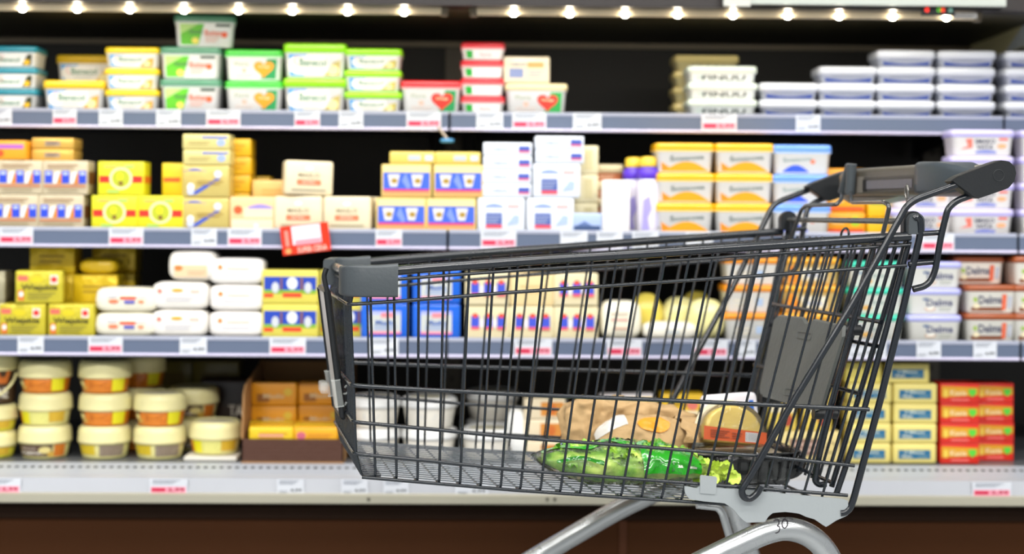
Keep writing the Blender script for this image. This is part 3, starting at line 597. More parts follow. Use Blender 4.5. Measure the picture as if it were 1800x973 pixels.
tub('teallid', .125, .095, .0578, '2cc8a8', 'eaecd6', [('text', 'Delma', .1, .6, .36, .2, '8ca098'), ('oval', -.2, .3, .12, .14, 'd8a858'), ('rect', -.4, .7, -.28, .8, '6c8ca8')], lh=.012)
dl = [('text', 'Delma', .12, .62, .6, .4, '303868', .04), ('rect', -.26, .74, -.14, .86, '3c5c8c'), ('oval', -.1, .26, .13, .12, 'c8a080'), ('oval', -.1, .3, .1, .09, 'eceae0'), ('lines', .1, .12, .4, .36, 2, 'b0b4a8')]
tub('lilaccream', .12, .095, .0578, 'b4b6f0', 'efedda', dl, lh=.012)
tub('brown', .115, .095, .062, '9c4c20', 'ece6d0', [('rect', -.49, .04, .3, .24, '7c4424'), ('text', 'Delma', -.02, .62, .56, .42, '2c3458', .04), ('oval', -.38, .62, .05, .12, '9cb848'), ('oval', -.36, .3, .08, .12, 'e8dcb8'), ('rect', .26, .1, .36, .9, 'd8603c'), ('rect', .4, .2, .49, .8, 'b0b4c0')], lh=.012)
put('silver', -28, 3, 'pale silver foil block at left frame edge', 'two', Bb, 2, dy=.09)
put('wiejskie', 40, 3, 'gold block with dark lettering', 'in lower row at left frame edge', Bb); put('wiejskie', 126, 3, 'gold block with dark lettering', 'lower row beside lettered white packs', Bb)
put('wiejskie', 64, 3, 'gold block with dark lettering,', 'turned, on top of the lower two', Bb, base=.0718, rot=10)
put('goldfoil', 92, 3, 'plain gold foil block behind the lettered gold blocks', 'three', Bb, 3, dy=.105)
put('goldfoil', 168, 3, 'bare gold foil block under the pillow pack', 'two', Bb, 2, dy=.088, base=0)
put('goldpillow', 171, 3, 'shiny gold foil pillow pack', 'lying on bare gold blocks', Bb, base=.1328, dy=.075, rot=-6)
put('goldfoil', 200, 3, 'shaded gold foil block in rear row', 'three', Bb, 3, dy=.19)
put('letterpack', 221, 3, 'white rounded pack with red-blue lettering', 'two', Bb, 2)
put('ovalpack', 316, 3, 'white pack with yellow oval', 'two under the bright beige pack', Bb, 2)
put('brightpack', 338, 3, 'bright white and beige rounded pack', 'topmost above the white packs', Bb, base=.1215, dy=.004)
put('whitepack', 416, 3, 'white paper pack with thin blue line', 'three left of the yellow-blue packs', Bb, 3, group='white packs with thin blue line')
put('yelblue', 511, 3, 'yellow and blue block', 'two left of the cart front', Bb, 2); put('yelblue', 612, 3, 'yellow and blue block', 'two behind the basket front', Bb, 2, dy=.03)
put('bluecello', 676, 3, 'glossy blue pack with pale label', 'left two behind the basket', Bb, 2, rot=4); put('bluecello', 768, 3, 'glossy blue pack with pale label', 'right two behind the basket', Bb, 2)
put('scallop', 858, 3, 'cream block with blue-red motifs', 'left two behind the basket', Bb, 2); put('scallop', 1014, 3, 'cream block with blue-red motifs', 'right two behind the basket', Bb, 2)
put('scallop', 936, 3, 'cream block with blue-red motifs', 'under the plain tan block', Bb); put('tanblock', 936, 3, 'plain tan block', 'between the upper blue-red motif blocks', Bb, base=.0725)
put('whitebag', 1093, 3, 'upright white bag with pinkish lines', 'behind the basket, third shelf', 'bag'); put('flatbag', 1180, 3, 'low white bag', 'in front of the yellow cheese bags', 'bag')
put('roundbag', 1140, 3, 'yellow rounded bag', 'left one behind the low white bag', 'bag', dy=.065); put('palebag', 1200, 3, 'pale yellow bag', 'behind the low white bag', 'bag', dy=.065, base=0); put('roundbag', 1228, 3, 'yellow rounded bag', 'rear, left of slanted pale bag', 'bag', dy=.15, rot=20)
put('palebag', 1246, 3, 'pale yellow bag', 'left of the orange-lidded tubs', 'bag', rot=-12)
put('orangelid', 1323, 3, 'orange-lidded cream tub', 'three behind the basket rear', T, 3); put('yelorange', 1428, 3, 'orange and yellow tub', 'three behind the child seat flap', T, 3)
put('teallid', 1541, 3, 'teal-lidded cream tub', 'three behind the cart rear', T, 3); put('lilaccream', 1645, 3, 'lilac-lidded cream tub with navy lettering', 'three on third shelf', T, 3)
put('brown', 1744, 3, 'brown-lidded cream tub with navy lettering', 'two on third shelf', T, 2, ords=('lower', 'upper')); put('brown', 1722, 3, 'brown-lidded cream tub', 'set back above two others', T, base=.1252, dy=.03)
put('brown', 1828, 3, 'brown-lidded cream tub cut by right frame edge', 'three', T, 3)
# ---- bottom deck
RB = [('rect', -.46, .08, -.24, .96, '5a4030'), ('oval', -.3, .6, .06, .2, 'e8d890'), ('oval', -.24, .3, .05, .18, 'd0a850'), ('poly', [(-.24, .04), (.1, .04), (.16, .98), (-.2, .98)], 'd87818'), ('lines', -.14, .3, .1, .8, 4, 'b86010'), ('rect', .16, .04, .34, .98, 'e6dc18')]
RY = [('rect', -.46, .04, -.3, .98, 'd87818'), ('rect', -.3, .04, -.14, .98, 'e6dc18'), ('rect', -.14, .04, .12, .98, 'e0dc80'), ('lines', -.12, .1, .1, .9, 5, 'a8a050'), ('rect', .12, .2, .34, .98, 'd8b030'), ('lines', .14, .3, .32, .9, 4, 'a87c28')]
RN = [('rect', -.36, .06, .18, .96, '5c4434'), ('text', 'KAJMAK', -.12, .3, .34, .3, 'e8e0d0'), ('text', 'MASA', -.14, .68, .22, .22, 'b8a898'), ('oval', .08, .56, .08, .26, 'e0d088'), ('oval', .16, .24, .05, .2, 'c8a040'), ('rect', .2, .06, .36, .96, 'c87020')]
RC = [('rect', -.34, .2, -.06, .94, 'd8bc28'), ('lines', -.3, .3, -.1, .8, 4, '8c7c18'), ('rect', .0, .1, .34, .94, '8a7a68'), ('lines', .02, .2, .32, .84, 4, 'd8d0b8')]
for k, D in (('r_or', RB), ('r_ye', RY), ('r_br', RN), ('r_cr', RC)):
    rtub(k, .117, .0712, 'e8dfa4', 'e0d890' if k != 'r_or' else 'd87c18', D, lh=.035)
rtub('r_low', .112, .058, 'e8dfa4', 'e0d840', RY, lh=.03)
rtub('bucket', .13, .117, 'e8dfa4', '4a3424', [('text', 'KLAROWANE', -.02, .3, .7, .34, 'efeae0'), ('rect', -.2, .6, .1, .95, '2c1c14'), ('poly', [(.2, .6), (.3, .6), (.34, .98), (.16, .98)], 'd07028')], lh=.04, handle=True, name='butter_bucket')
rtub('r_white', .125, .0685, 'e6e6e4', 'ddd8cc', [('lines', -.1, .4, .1, .7, 2, 'b0b8c0')], lh=.02, name='round_yogurt_tub', rb=.84)
R4 = 'spread tub'
put('r_low', -12, 4, 'cream-lidded yellow round tub under the handled bucket', 'two', R4, 2)
put('bucket', -16, 4, 'brown butter bucket with cream lid and handle', 'at left frame edge', 'bucket', base=.1176)
for px, ks, wh in ((82, ('r_br', 'r_ye', 'r_or'), 'stack beside the handled bucket'), (187, ('r_cr', 'r_or', 'r_or'), 'second three-high round stack')):
    for i, k in enumerate(ks):
        put(k, px + (i % 2), 4, 'cream-lidded round tub, ' + {'r_br': 'brown print', 'r_ye': 'yellow print', 'r_or': 'orange print', 'r_cr': 'cream print'}[k], wh, R4, base=i * .0718, ords=(ORD[3][i],), group='round tubs stacked on the deck')
for i, k in enumerate(('r_cr', 'r_or')): put(k, 284, 4, 'cream-lidded round tub, ' + ('cream' if i == 0 else 'orange') + ' print', 'two-high round stack', R4, base=i * .0718, ords=(ORD[2][i],), group='round tubs stacked on the deck')
p = at(378, 800, 3.56); mb = MB(); mb.brick(.115, .14, .009, .002, mat('dcd8cc', .5)); o = mb.build('tray_liner', None, (p.x, 3.565, ZD + .0008)); tag(o, 'thin white liner slab under the single round tub, left of the cardboard tray', 'liner')
put('r_ye', 382, 4, 'single cream-lidded round tub with yellow print', 'on white liner', R4, base=.0100)
put('r_or', 249, 4, 'cream-lidded round tub with orange print, rear row', 'three behind the two-high stack', R4, 3, dy=.125)
put('r_br', 343, 4, 'cream-lidded round tub with brown print, rear row', 'two behind single tub', R4, 2, dy=.128)
pack('darkbag', .12, .06, .155, '2c1c14', [('text', 'TA', .25, .52, .34, .2, 'c8c0b0'), ('rect', -.4, .1, .4, .3, '241610')], name='dark_bag', e=.01); put('darkbag', 398, 4, 'dark brown bag with pale letters', 'behind the single round tub', 'bag', dy=.24)
pack('olive', .12, .08, .09, '8a7a28', [('rect', -.3, .3, .3, .7, '7a6420')], name='butter_box'); put('olive', 300, 4, 'olive carton in the dark back, left stack', 'two', 'box', 2, dy=.4); put('olive', 378, 4, 'olive carton in the dark back, right stack', 'two', 'box', 2, dy=.4)
# cardboard tray
trA = at(424, 800, 3.47); trB = at(604, 800, 3.47); tw = trB.x - trA.x; kb = mat('4c2c1e', .7, 0, .2, 90); kin = mat('a87c4c', .75, 0, .15, 90)
tr = empty('cardboard_tray', ((trA.x + trB.x) / 2, 3.47 + .17, ZD + .0008)); tag(tr, 'dark brown cardboard tray with high sides holding yellow butter sticks', 'tray')
def wallp(name, P, t, m, m2=None):
    b = MB(); b.prism(P, 0, t, m, lambda a, c, q: (a, c, q) if name == 'tray_floor' else ((a, q - .17, c) if name == 'front_wall' else ((a, .167 + q, c) if name == 'back_wall' else (q, a, c)))); return b
mb = MB(); mb.box(-tw / 2, tw / 2, -.17, .17, 0, .003, kin); mb.build('tray_floor', tr)
mb = MB(); mb.box(-tw / 2, tw / 2, -.17, -.1665, .003, .052, kb)
for k in range(5): mb.box(-tw / 2 + .004, tw / 2 - .004, -.171, -.17, .009 + k * .009, .0098 + k * .009, mat('5c3a28', .7))
mb.build('front_wall', tr)
mb = MB(); mb.box(-tw / 2, tw / 2, .1665, .17, .003, .19, kin); mb.build('back_wall', tr)
for sx in (-1, 1):
    mb = MB(); x = sx * tw / 2
    mb.prism([(-.17, .003), (.166, .003), (.166, .2), (-.12, .165), (-.15, .15), (-.17, .06)], x - .003 * (sx > 0), x + .003 * (sx < 0), kin, lambda a, b, t: (t, a, b))
    mb.build('side_flap', tr)
pack('stick', .097, .036, .036, 'e4c020', [('rect', -.3, .3, .3, .7, 'e8a890'), ('lines', -.3, .2, .4, .8, 2, 'c88c20')], name='butter_stick', e=.004, bump=.2, side=[('rect', -.3, .2, .3, .8, 'f0e060')])
pack('sticko', .097, .036, .036, 'e8a818', [('disc', -.36, .5, .3, 'c86078'), ('lines', -.2, .3, .4, .7, 2, 'd08420')], name='butter_stick', e=.004, bump=.2)
pack('goldcarton', .102, .05, .052, 'd08c10', [('rect', -.4, .1, -.1, .5, '8a5408'), ('text', 'Masło', .0, .4, .5, .24, 'c8b088'), ('disc', .34, .6, .2, 'c8a830')], name='butter_box')
S4 = 4
for r_ in range(3):
    for c_, px in enumerate((479, 558)):
        k = ('stick', 'sticko')[(c_ + r_) % 2] if r_ else ('stick', 'sticko')[c_]
        for z_ in range(2):
            if r_ < 2 or z_ < 2:
                put(k, px, 4, 'yellow butter stick, %s layer, %s row, %s side,' % (('lower', 'upper')[z_], ('front', 'middle', 'rear')[r_], ('left', 'right')[c_]), 'in cardboard tray', Bb, dy=-.022 + .039 * r_ + z_ * .004, base=.0034 + z_ * (.0368) + r_ * .0004, group='butter sticks in the tray')
put('goldcarton', 484, 4, 'orange-gold carton with pale lettering', 'three at left rear of tray', 'box', 3, dy=.1, base=.0036); put('goldcarton', 566, 4, 'orange-gold carton with pale lettering', 'three at right rear of tray', 'box', 3, dy=.115, base=.0036)
# behind the basket
put('r_white', 658, 4, 'white round tub behind the basket front', 'two', R4, 2); put('r_white', 757, 4, 'white round tub seen through the basket wires', 'two', R4, 2)
put('r_white', 861, 4, 'single white round tub', 'right of the paired white tubs', R4); put('r_white', 868, 4, 'greyish round tub in rear row', 'two behind single white tub', R4, 2, dy=.14)
pouch('roll', .048, .05, .12, 'e8e8e4', [], 'wrapped_roll', 2.4, .35, .1); put('roll', 921, 4, 'upright white wrapped roll', 'right of the single white tub', 'roll', ry=-8)
pack('orcream', .092, .07, .046, 'e0d0b0', [('rect', -.1, .1, .49, .9, 'd08838'), ('oval', .2, .5, .1, .3, 'c86828')], name='butter_box'); put('orcream', 960, 4, 'cream and orange box', 'three left of the kraft paper bag', 'box', 3)
pack('yelcarton', .095, .07, .05, 'e8bc20', [('oval', .24, .5, .14, .26, 'e07868'), ('text', 'Extra', -.1, .6, .4, .3, '9c7420'), ('rect', -.4, .05, .4, .2, 'ece0c0')], name='butter_box')
pack('whiteyel', .12, .05, .045, 'ece4e4', [('poly', [(.1, .05), (.48, .05), (.48, .95), (.0, .95)], 'e8c020'), ('oval', .3, .5, .1, .2, 'e88c18'), ('lines', -.4, .2, .0, .6, 2, 'd89898')], name='butter_box')
put('yelcarton', 1203, 4, 'yellow carton behind the bread', 'three', 'box', 3); put('yelcarton', 1104, 4, 'yellow carton hidden behind the kraft bag', 'two', 'box', 2)
put('whiteyel', 1106, 4, 'white and yellow carton', 'lying tilted behind the bread', 'box', base=.1035, ry=-1.5)
pack('bluered', .07, .06, .06, '5c80c0', [('rect', -.5, .5, .5, .9, 'e0746c'), ('rect', -.5, .1, .5, .4, 'e8c820')], name='butter_box'); put('bluered', 1280, 4, 'small blue and red box with yellow base', 'behind the domed pack', 'box', 2)
pack('creambrown', .15, .08, .07, 'e0cc88', [('rect', -.26, .2, .26, .8, '8c6c5c'), ('lines', -.2, .3, .2, .7, 2, 'c8a898'), ('ring', .38, .5, .2, '98845c')], name='butter_box'); put('creambrown', 1420, 4, 'wide cream carton with brown picture', 'behind the cart rear wires', 'box')
pack('yelred', .062, .06, .06, 'e0c450', [('oval', .2, .4, .2, .3, 'a84028'), ('rect', -.5, .7, .5, 1, 'e8dcb8')], name='butter_box'); put('yelred', 1378, 4, 'yellow box with red oval', 'two on left of the wide cream carton', 'box', 2, base=.0708); put('yelred', 1440, 4, 'yellow box with red oval', 'two on right of the wide cream carton', 'box', 2, base=.0708)
BLU = [('rect', -.42, .16, .4, .74, '1c6890'), ('text', 'Z Miłosna', -.02, .6, .52, .2, 'd0dccc'), ('text', 'Masło', -.2, .32, .26, .18, 'e0e4d0'), ('lines', .08, .2, .34, .42, 2, '78a0b0')]
pack('bluelab', .0965, .075, .0436, 'e6d67c', BLU, e=.005, rough=.4, bump=.15); pack('yelplain', .08, .075, .046, 'e8d668', [('lines', .1, .3, .4, .7, 1, 'd8c050')], e=.005)
put('bluelab', 1531, 4, 'cream yellow block with blue label, left column', 'four', Bb, 4, group='blue-labelled blocks'); put('bluelab', 1611, 4, 'cream yellow block with blue label, right column', 'four', Bb, 4, group='blue-labelled blocks')
put('bluelab', 1598, 4, 'cream yellow block with blue label,', 'single one lying on top', Bb, base=.177, dy=.004); put('yelplain', 1520, 4, 'plain pale yellow block', 'left of the topmost blue-labelled block', Bb, base=.177)
RK = [('poly', [(-.5, .28), (-.5, .9), (.5, .82), (.5, .4)], 'd89c18'), ('oval', -.38, .5, .06, .24, 'e8c850'), ('text', 'Kasia', -.04, .54, .44, .3, 'f0d8a8'), ('rect', -.24, .1, .24, .2, 'e87068'), ('poly', [(.24, .74), (.44, .74), (.44, .5), (.34, .3), (.24, .5)], '58c838')]
pack('kasia', .086, .07, .0438, 'd42410', RK, name='margarine_box', e=.002); pack('kasia2', .084, .07, .0428, 'd42410', RK, name='margarine_box', e=.002)
put('kasia', 1690, 4, 'red and yellow box with green leaf, left column', 'four', 'box', 4, group='red and yellow margarine boxes')
put('kasia2', 1752, 4, 'red and yellow box with green leaf, right column', 'four', 'box', 4, dy=.045, group='red and yellow margarine boxes')
# ================================================================== SHOPPING CART  (local axes: u = length front->rear, w = across near->far, z up)
CX, CY, CYAW = -.239, 2.6189, .1703
LC, W1, W2 = .8863, .4108, .56
cs, sn = math.cos(CYAW), math.sin(CYAW)
cart = empty('shopping_cart', (CX, CY, 0), CYAW)
tag(cart, 'dark grey wire shopping cart with silver tube chassis, number 30 and black handle', 'shopping cart')
def hw(u): return (W1 + (W2 - W1) * u / LC) / 2
def ins(z): return .05 * max(-.02, (EYE - .09 - z))          # sides lean in slightly towards the floor
def loc_(P): dx, dy = P.x - CX, P.y - CY; return Vector((dx * cs + dy * sn, -dx * sn + dy * cs, P.z))
def hit(px, py, g):
    d = ray(px, py); O = Vector((0, 0, EYE)); a = g(*loc_(O + d * 2.0)); b = g(*loc_(O + d * 3.0)); t = 2.0 - a / (b - a)
    return loc_(O + d * t)
gN = lambda off=0.0: (lambda u, w, z: w + hw(u) - .05 * (EYE - .09 - z) + off)
gW = lambda w0: (lambda u, w, z: w - w0)
gU = lambda u0: (lambda u, w, z: u - u0)
def chaikin(P):
    out = []
    for i in range(len(P)):
        a, b, c = P[i - 1], P[i], P[(i + 1) % len(P)]
        la, lc = math.dist(a, b), math.dist(b, c); t = min(6, la * .45, lc * .45)
        out += [(b[0] + (a[0] - b[0]) * t / la, b[1] + (a[1] - b[1]) * t / la), (b[0] * .8 + (a[0] * t / la + b[0] * (1 - t / la)) * .1 + (c[0] * t / lc + b[0] * (1 - t / lc)) * .1, b[1] * .8 + (a[1] * t / la + b[1] * (1 - t / la)) * .1 + (c[1] * t / lc + b[1] * (1 - t / lc)) * .1), (b[0] + (c[0] - b[0]) * t / lc, b[1] + (c[1] - b[1]) * t / lc)]
    return out
mir = lambda P: [Vector((p.x, -p.y, p.z)) for p in P]
coatm = mat('11171e', .26, .0, coat=.3); coat2 = mat('151c23', .28, coat=.3)
plas = mat('40464a', .42, bump=.05, bscale=200); plas_d = mat('14171a', .4, bump=.04, bscale=300); plas_l = mat('3c444a', .36); galv = mat('a4aaac', .34, .25, .04, 80)
alum = mat('b6b9ba', .28, .85, .02, 30, var=.05)
# --- top rim tube, all round
rim = [hit(x, y, gN()) for x, y in ((1600, 415), (1480, 422.5), (1350, 431), (1125, 446), (900, 460), (760, 470), (640, 480), (606, 483))]
rim[-1].x = .015; U0 = rim[-1].x
mb = MB(); mb.tube(rim + mir(rim)[::-1], .0074, coatm, 10, .022); 
r2 = [p + Vector((0, .001, -.0135)) for p in rim]; mb.tube(r2 + mir(r2)[::-1], .0026, coatm, 8, .022); mb.build('top_rim', cart)
# --- horizontal rails, U-shaped round the front
RL = {2: [(1594, 466), (1350, 483), (1125, 498), (900, 513.5), (700, 529), (613, 535)],
      3: [(1528, 719), (1350, 711), (1125, 701), (900, 692), (760, 685), (619, 677)],
      4: [(1502, 818), (1350, 802), (1125, 784.5), (900, 768), (760, 754), (621, 741)],
      5: [(1490, 870), (1350, 859), (1125, 842), (900, 825), (760, 810), (623, 797)]}
rails = {}
for k, P in RL.items():
    pts = [hit(x, y, gN()) for x, y in P]; rails[k] = pts
    mb = MB(); mb.tube(pts + mir(pts)[::-1], .0028 if k != 3 else .0034, coat2, 8, .016); mb.build('basket_rail', cart)
BT = [(636, 838), (905, 861), (1250, 884), (1480, 899)]
bt = [hit(x, y, gN(-.002)) for x, y in BT]
mb = MB(); mb.tube(bt + mir(bt)[::-1], .0027, coat2, 8, .006); mb.build('floor_edge', cart)
def interp(P, u):
    P = sorted(P, key=lambda p: p.x)
    for a, b in zip(P, P[1:]):
        if a.x <= u <= b.x or b is P[-1]: t = (u - a.x) / (b.x - a.x); return a.lerp(b, t)
# --- side wires
tops = [650, 692, 736, 780, 825, 868, 911, 956, 999, 1042, 1085, 1127, 1171, 1214, 1255, 1297, 1339, 1380, 1421, 1462, 1502, 1541, 1577]
bots = [660, 697, 734, 772, 808.5, 845, 880, 914.5, 949.6, 984.5, 1019.6, 1055.6, 1091.6, 1127.3, 1162.6, 1197.7, 1232.7, 1268, 1303, 1337, 1371, 1405, 1438]
def yline(P, x):
    P = sorted(P)
    for a, b in zip(P, P[1:]):
        if x <= b[0] or b is P[-1]: return a[1] + (b[1] - a[1]) * (x - a[0]) / (b[0] - a[0])
rimpx = [(606, 483), (900, 460), (1125, 446), (1350, 431), (1610, 414)]
wires = []
for tx, bx in zip(tops, bots):
    wires.append((hit(tx, yline(rimpx, tx), gN(-.003)), hit(bx, yline(BT, bx), gN(-.003))))
for sgn in (-1, 1):
    mb = MB()
    for T_, B_ in wires:
        q = B_.copy(); q.y += .03; P = [T_, B_, q]
        if sgn > 0: P = mir(P)
        mb.tube(P, .0021, coat2, 7, .012)
    mb.build('side_panel', cart)
# --- floor grid
uR = wires[-1][1].x + .02
fz = lambda u: interp(bt, u).z
fh = lambda u: hw(u) - .05 * (EYE - .09 - fz(u)) - .003
coat_toplit = mat('50585e', .25, coat=1.0)  # same dark coat made paler: strong top light put into the colour
mb = MB()
for T_, B_ in wires: u = B_.x; h = fh(u) - .025; z = fz(u); mb.tube([(u, -h, z), (u, h, z)], .0017, coat_toplit, 6)
NL = 19; uf = bt[0].x; uf5 = rails[5][-1].x; uf4 = rails[4][-1].x
for i in range(NL):
    q = -1 + 2 * (i + .5) / NL
    P = [Vector((u, q * fh(u), fz(u) + .004)) for u in (uf + .012, .15, .3, .5, uR)]
    mb.tube(P, .00105, coat_toplit, 6)
mb.build('floor_grid', cart)
# --- front panel of close bars
mb = MB()
zr = rim[-1].z - .01; z4 = rails[5][-1].z
for i in range(NL + 1):
    q = -1 + 2 * i / NL; q *= .985
    def fp(u, z): return Vector((u + .003, q * (hw(u) - .05 * (EYE - .09 - z) - .004), z))
    P = [fp(U0, zr), fp(rails[2][-1].x, rails[2][-1].z), fp(rails[3][-1].x, rails[3][-1].z), fp(uf4, rails[4][-1].z), fp(uf5, z4), Vector((uf, q * fh(uf) * .98, fz(uf) + .001)), Vector((uf + .03, q * fh(uf) * .98, fz(uf) + .001))]
    mb.tube(P, .0024, coat2, 6, .007)
mb.build('front_panel', cart)
# --- advertising frame on the front
wa = .075
tP = hit(575, 512, gW(-wa)); bP = hit(603, 733, gW(-wa)); dv = (bP - tP); dn = Vector((-dv.z, 0, dv.x)).normalized(); dn = dn if dn.x < 0 else -dn
for sgn in (-1, 1):
    mb = MB(); a = tP.copy(); b = bP.copy(); a.y = b.y = sgn * wa
    mb.tube([a, b], .0058, plas_d, 4); mb.build('frame_bar', cart)
mb = MB(); o_ = dn * .0005
vs = [Vector((p.x, s * (wa - .004), p.z)) + o_ + dn * q for q in (0, .002) for p, s in ((tP, -1), (tP, 1), (bP, 1), (bP, -1))]
mb.add(vs, [(0, 1, 2, 3), (7, 6, 5, 4), (0, 4, 5, 1), (1, 5, 6, 2), (2, 6, 7, 3), (3, 7, 4, 0)], mat('b8b4b4', .4)); mb.build('advert_panel', cart)
mb = MB(); a = tP.copy(); a.y = -wa; b = tP.copy(); b.y = wa; mb.tube([a, b], .005, plas_d, 6)
a = bP.copy(); a.y = -wa; b = bP.copy(); b.y = wa; mb.tube([a, b], .0045, plas_d, 6); mb.build('frame_bar', cart)
clear = mat('e6ece8', .12, alpha=.2, coat=.4)
for sgn in (-1, 1):
    mb = MB(); P0 = hit(592, 667, gW(-wa)); P1 = hit(599, 713, gW(-wa)); y = sgn * wa
    for (q0, q1) in ((-.009, -.007), (.007, .009)):
        pass
    ax = (P1 - P0); L_ = ax.length; ax.normalize()
    c = P0 + dn * .002
    for k in range(4):
        o1 = [(-.0065, -.0075), (.0065, -.0075), (.0065, .0075), (-.0065, .0075)]
        a = o1[k]; b = o1[(k + 1) % 4]
        v = [c + dn * a[0] + Vector((0, y - c.y + a[1], 0)), c + dn * b[0] + Vector((0, y - c.y + b[1], 0))]
        v2 = [p + ax * L_ for p in v]; 
        nrm = Vector((0, 0, 0)); mb.add([v[0], v[1], v2[1], v2[0]], [(0, 1, 2, 3)], clear)
    for E_ in (P0, P1):
        e = E_ + dn * .002; e.y = y; mb.tube([e + dn * a + Vector((0, b, 0)) for a, b in ((-.0065, -.0075), (.0065, -.0075), (.0065, .0075), (-.0065, .0075), (-.0065, -.0075))], .0011, clear, 5)
    hk = [hit(x, yy, gW(-wa)) for x, yy in ((602, 692), (610, 691), (613, 685), (612, 679), (608, 677), (606, 681))]
    for p in hk: p.y = y
    mb.tube(hk, .0016, clear, 6, .003)
    hk = [hit(x, yy, gW(-wa)) for x, yy in ((601, 708), (606, 712), (609, 706))]
    for p in hk: p.y = y
    mb.tube(hk, .0018, clear, 6, .003); mb.build('clear_clip', cart)
mb = MB(); P0 = hit(573, 696, gW(0)); 
for y in (.08, .04): q = P0.copy(); q.y = y; mb.brick(.014, .02, .018, .004, clear, q.z, q.x, y)
mb.build('clear_clip', cart)
# hook piece at the top joining frame to rim
for sgn in (-1,):
    mb = MB(); P = [hit(x, y, gW(-wa)) for x, y in ((574, 471), (569, 484), (572, 500), (576, 514))]
    for p in P: p.y = sgn * wa
    mb.tube(P, .0045, plas_d, 6, .01); mb.build('frame_hanger', cart)
# --- grey corner bumpers on the rim
zt_ = hit(650, 470, gN(.01)).z; zb_ = hit(650, 522, gN(.01)).z
ub = hit(701, 495, gN(.012)).x
for sgn in (-1, 1):
    mb = MB(); pathc = []
    y = lambda u: -hw(u)
    secs = []
    C_ = [(ub, y(ub)), (ub * .6, y(ub * .6)), (.030, y(.02)), (.016, y(0) + .005), (.007, y(0) + .02), (.005, y(0) + .042)]
    for i, (u, w_) in enumerate(C_):
        a = Vector((*C_[max(0, i - 1)], 0)); b = Vector((*C_[min(5, i + 1)], 0)); t = (b - a).normalized(); nn = Vector((-t.y, t.x, 0))
        tk = .011 if i < 4 else .010; zt = (zt_ + .0035 if i > 0 else zt_ + .006) if i < 4 else zt_ + .001; zb2 = zb_ if i < 4 else zb_ + .001
        ring = []
        for (a_, c_) in ((1, -1), (1, 1), (-1, 1), (-1, -1)):
            for k in range(4):
                ang = math.radians({(1, -1): 270, (1, 1): 0, (-1, 1): 90, (-1, -1): 180}[(a_, c_)] + 30 * k); rr = .004
                ring.append(Vector((u, w_, (zt + zb2) / 2)) + nn * (a_ * (tk - rr) + rr * math.cos(ang)) + Vector((0, 0, c_ * ((zt - zb2) / 2 - rr) + rr * math.sin(ang))))
        secs.append(ring)
    if sgn > 0: secs = [mir(r)[::-1] for r in secs]
    mb.loft(secs, plas); mb.build('corner_bumper', cart)
# --- rear posts, both sides
PA = [(1606, 384), (1611, 380), (1617, 386), (1618, 410), (1590, 530), (1548, 700), (1500, 878), (1494, 893), (1486, 900), (1477, 901)]
PB_ = [(1598, 424), (1560, 570), (1512, 745), (1470, 868)]
PC_ = [(1537, 430), (1490, 600), (1440, 800), (1432, 845), (1440, 852), (1452, 850)]
for sgn in (-1, 1):
    for P, r_, o in ((PA, .0056, .004), (PB_, .0048, -.008), (PC_, .0048, -.016)):
        pts = [hit(x, y, gN(o)) for x, y in P]; pts = pts if sgn < 0 else mir(pts); mb = MB(); mb.tube(pts, r_, coatm, 10, .012); mb.build('rear_post', cart)
# --- handle frame rods
R1 = [(1690, 321), (1612, 349), (1594, 361), (1556, 430), (1500, 532), (1400, 695), (1318, 838), (1303, 860), (1306, 873), (1318, 877), (1330, 868), (1338, 854)]
R2 = [(1716, 340), (1682, 352), (1666, 366), (1654, 415), (1644, 475), (1636, 494), (1625, 503), (1605, 508)]
for sgn in (-1, 1):
    for P, r_ in ((R1, .0055), (R2, .0053)):
        pts = [hit(x, y, gN(.017 if P is R1 else .008)) for x, y in P]; pts = pts if sgn < 0 else mir(pts); mb = MB(); mb.tube(pts, r_, coatm, 10, .016 if P is R2 else .02); mb.build('handle_rod', cart)
    for P in (((1612, 411), (1658, 408)), ((1597, 464), (1642, 460))):
        pts = [hit(x, y, gN(.004)) for x, y in P]; pts = pts if sgn < 0 else mir(pts); mb = MB(); mb.tube(pts, .0042, coatm, 8); mb.build('rod_link', cart)
# --- rear gate
capN = hit(1603, 389, gN(-.012)); zc_ = capN.z; uG = capN.x
botN = hit(1466, 857, gN(-.014)); 
def gate(q, t, off=0.0):     # q -1..1 across, t 0 top..1 bottom
    u = uG + (botN.x - uG) * t - off; z = (zc_ - .03) + (botN.z - zc_ + .03) * t
    return Vector((u, q * ((abs(capN.y) - .02) * (1 - t) + (abs(botN.y) - .01) * t), z))
mb = MB(); mb.tube([Vector((uG, -abs(capN.y) , zc_)), Vector((uG, abs(capN.y), zc_))], .0048, mat('6a6b68', .25, .5), 10); mb.build('hinge_rod', cart)
NG = 17; mb = MB()
for i in range(NG):
    q = -1 + 2 * i / (NG - 1); th = .0045 if i in (0, NG - 1, 5, 11) else .0025
    mb.tube([gate(q, -.0), gate(q, 1.0)], th, coatm, 7)
for t, o in ((.02, .003), (.33, .004), (.62, .004), (.98, .004), (.43, -.006)):
    mb.tube([gate(-1.03, t, o), gate(1.03, t, o)], .0035, coatm, 8)
for q in (-1, 1): P = [gate(q, 0), gate(q, 0) + Vector((0, 0, .02)), Vector((uG, gate(q, 0).y, zc_ + .006))]; mb.tube(P, .0045, coatm, 8, .008)
mb.build('rear_gate', cart)
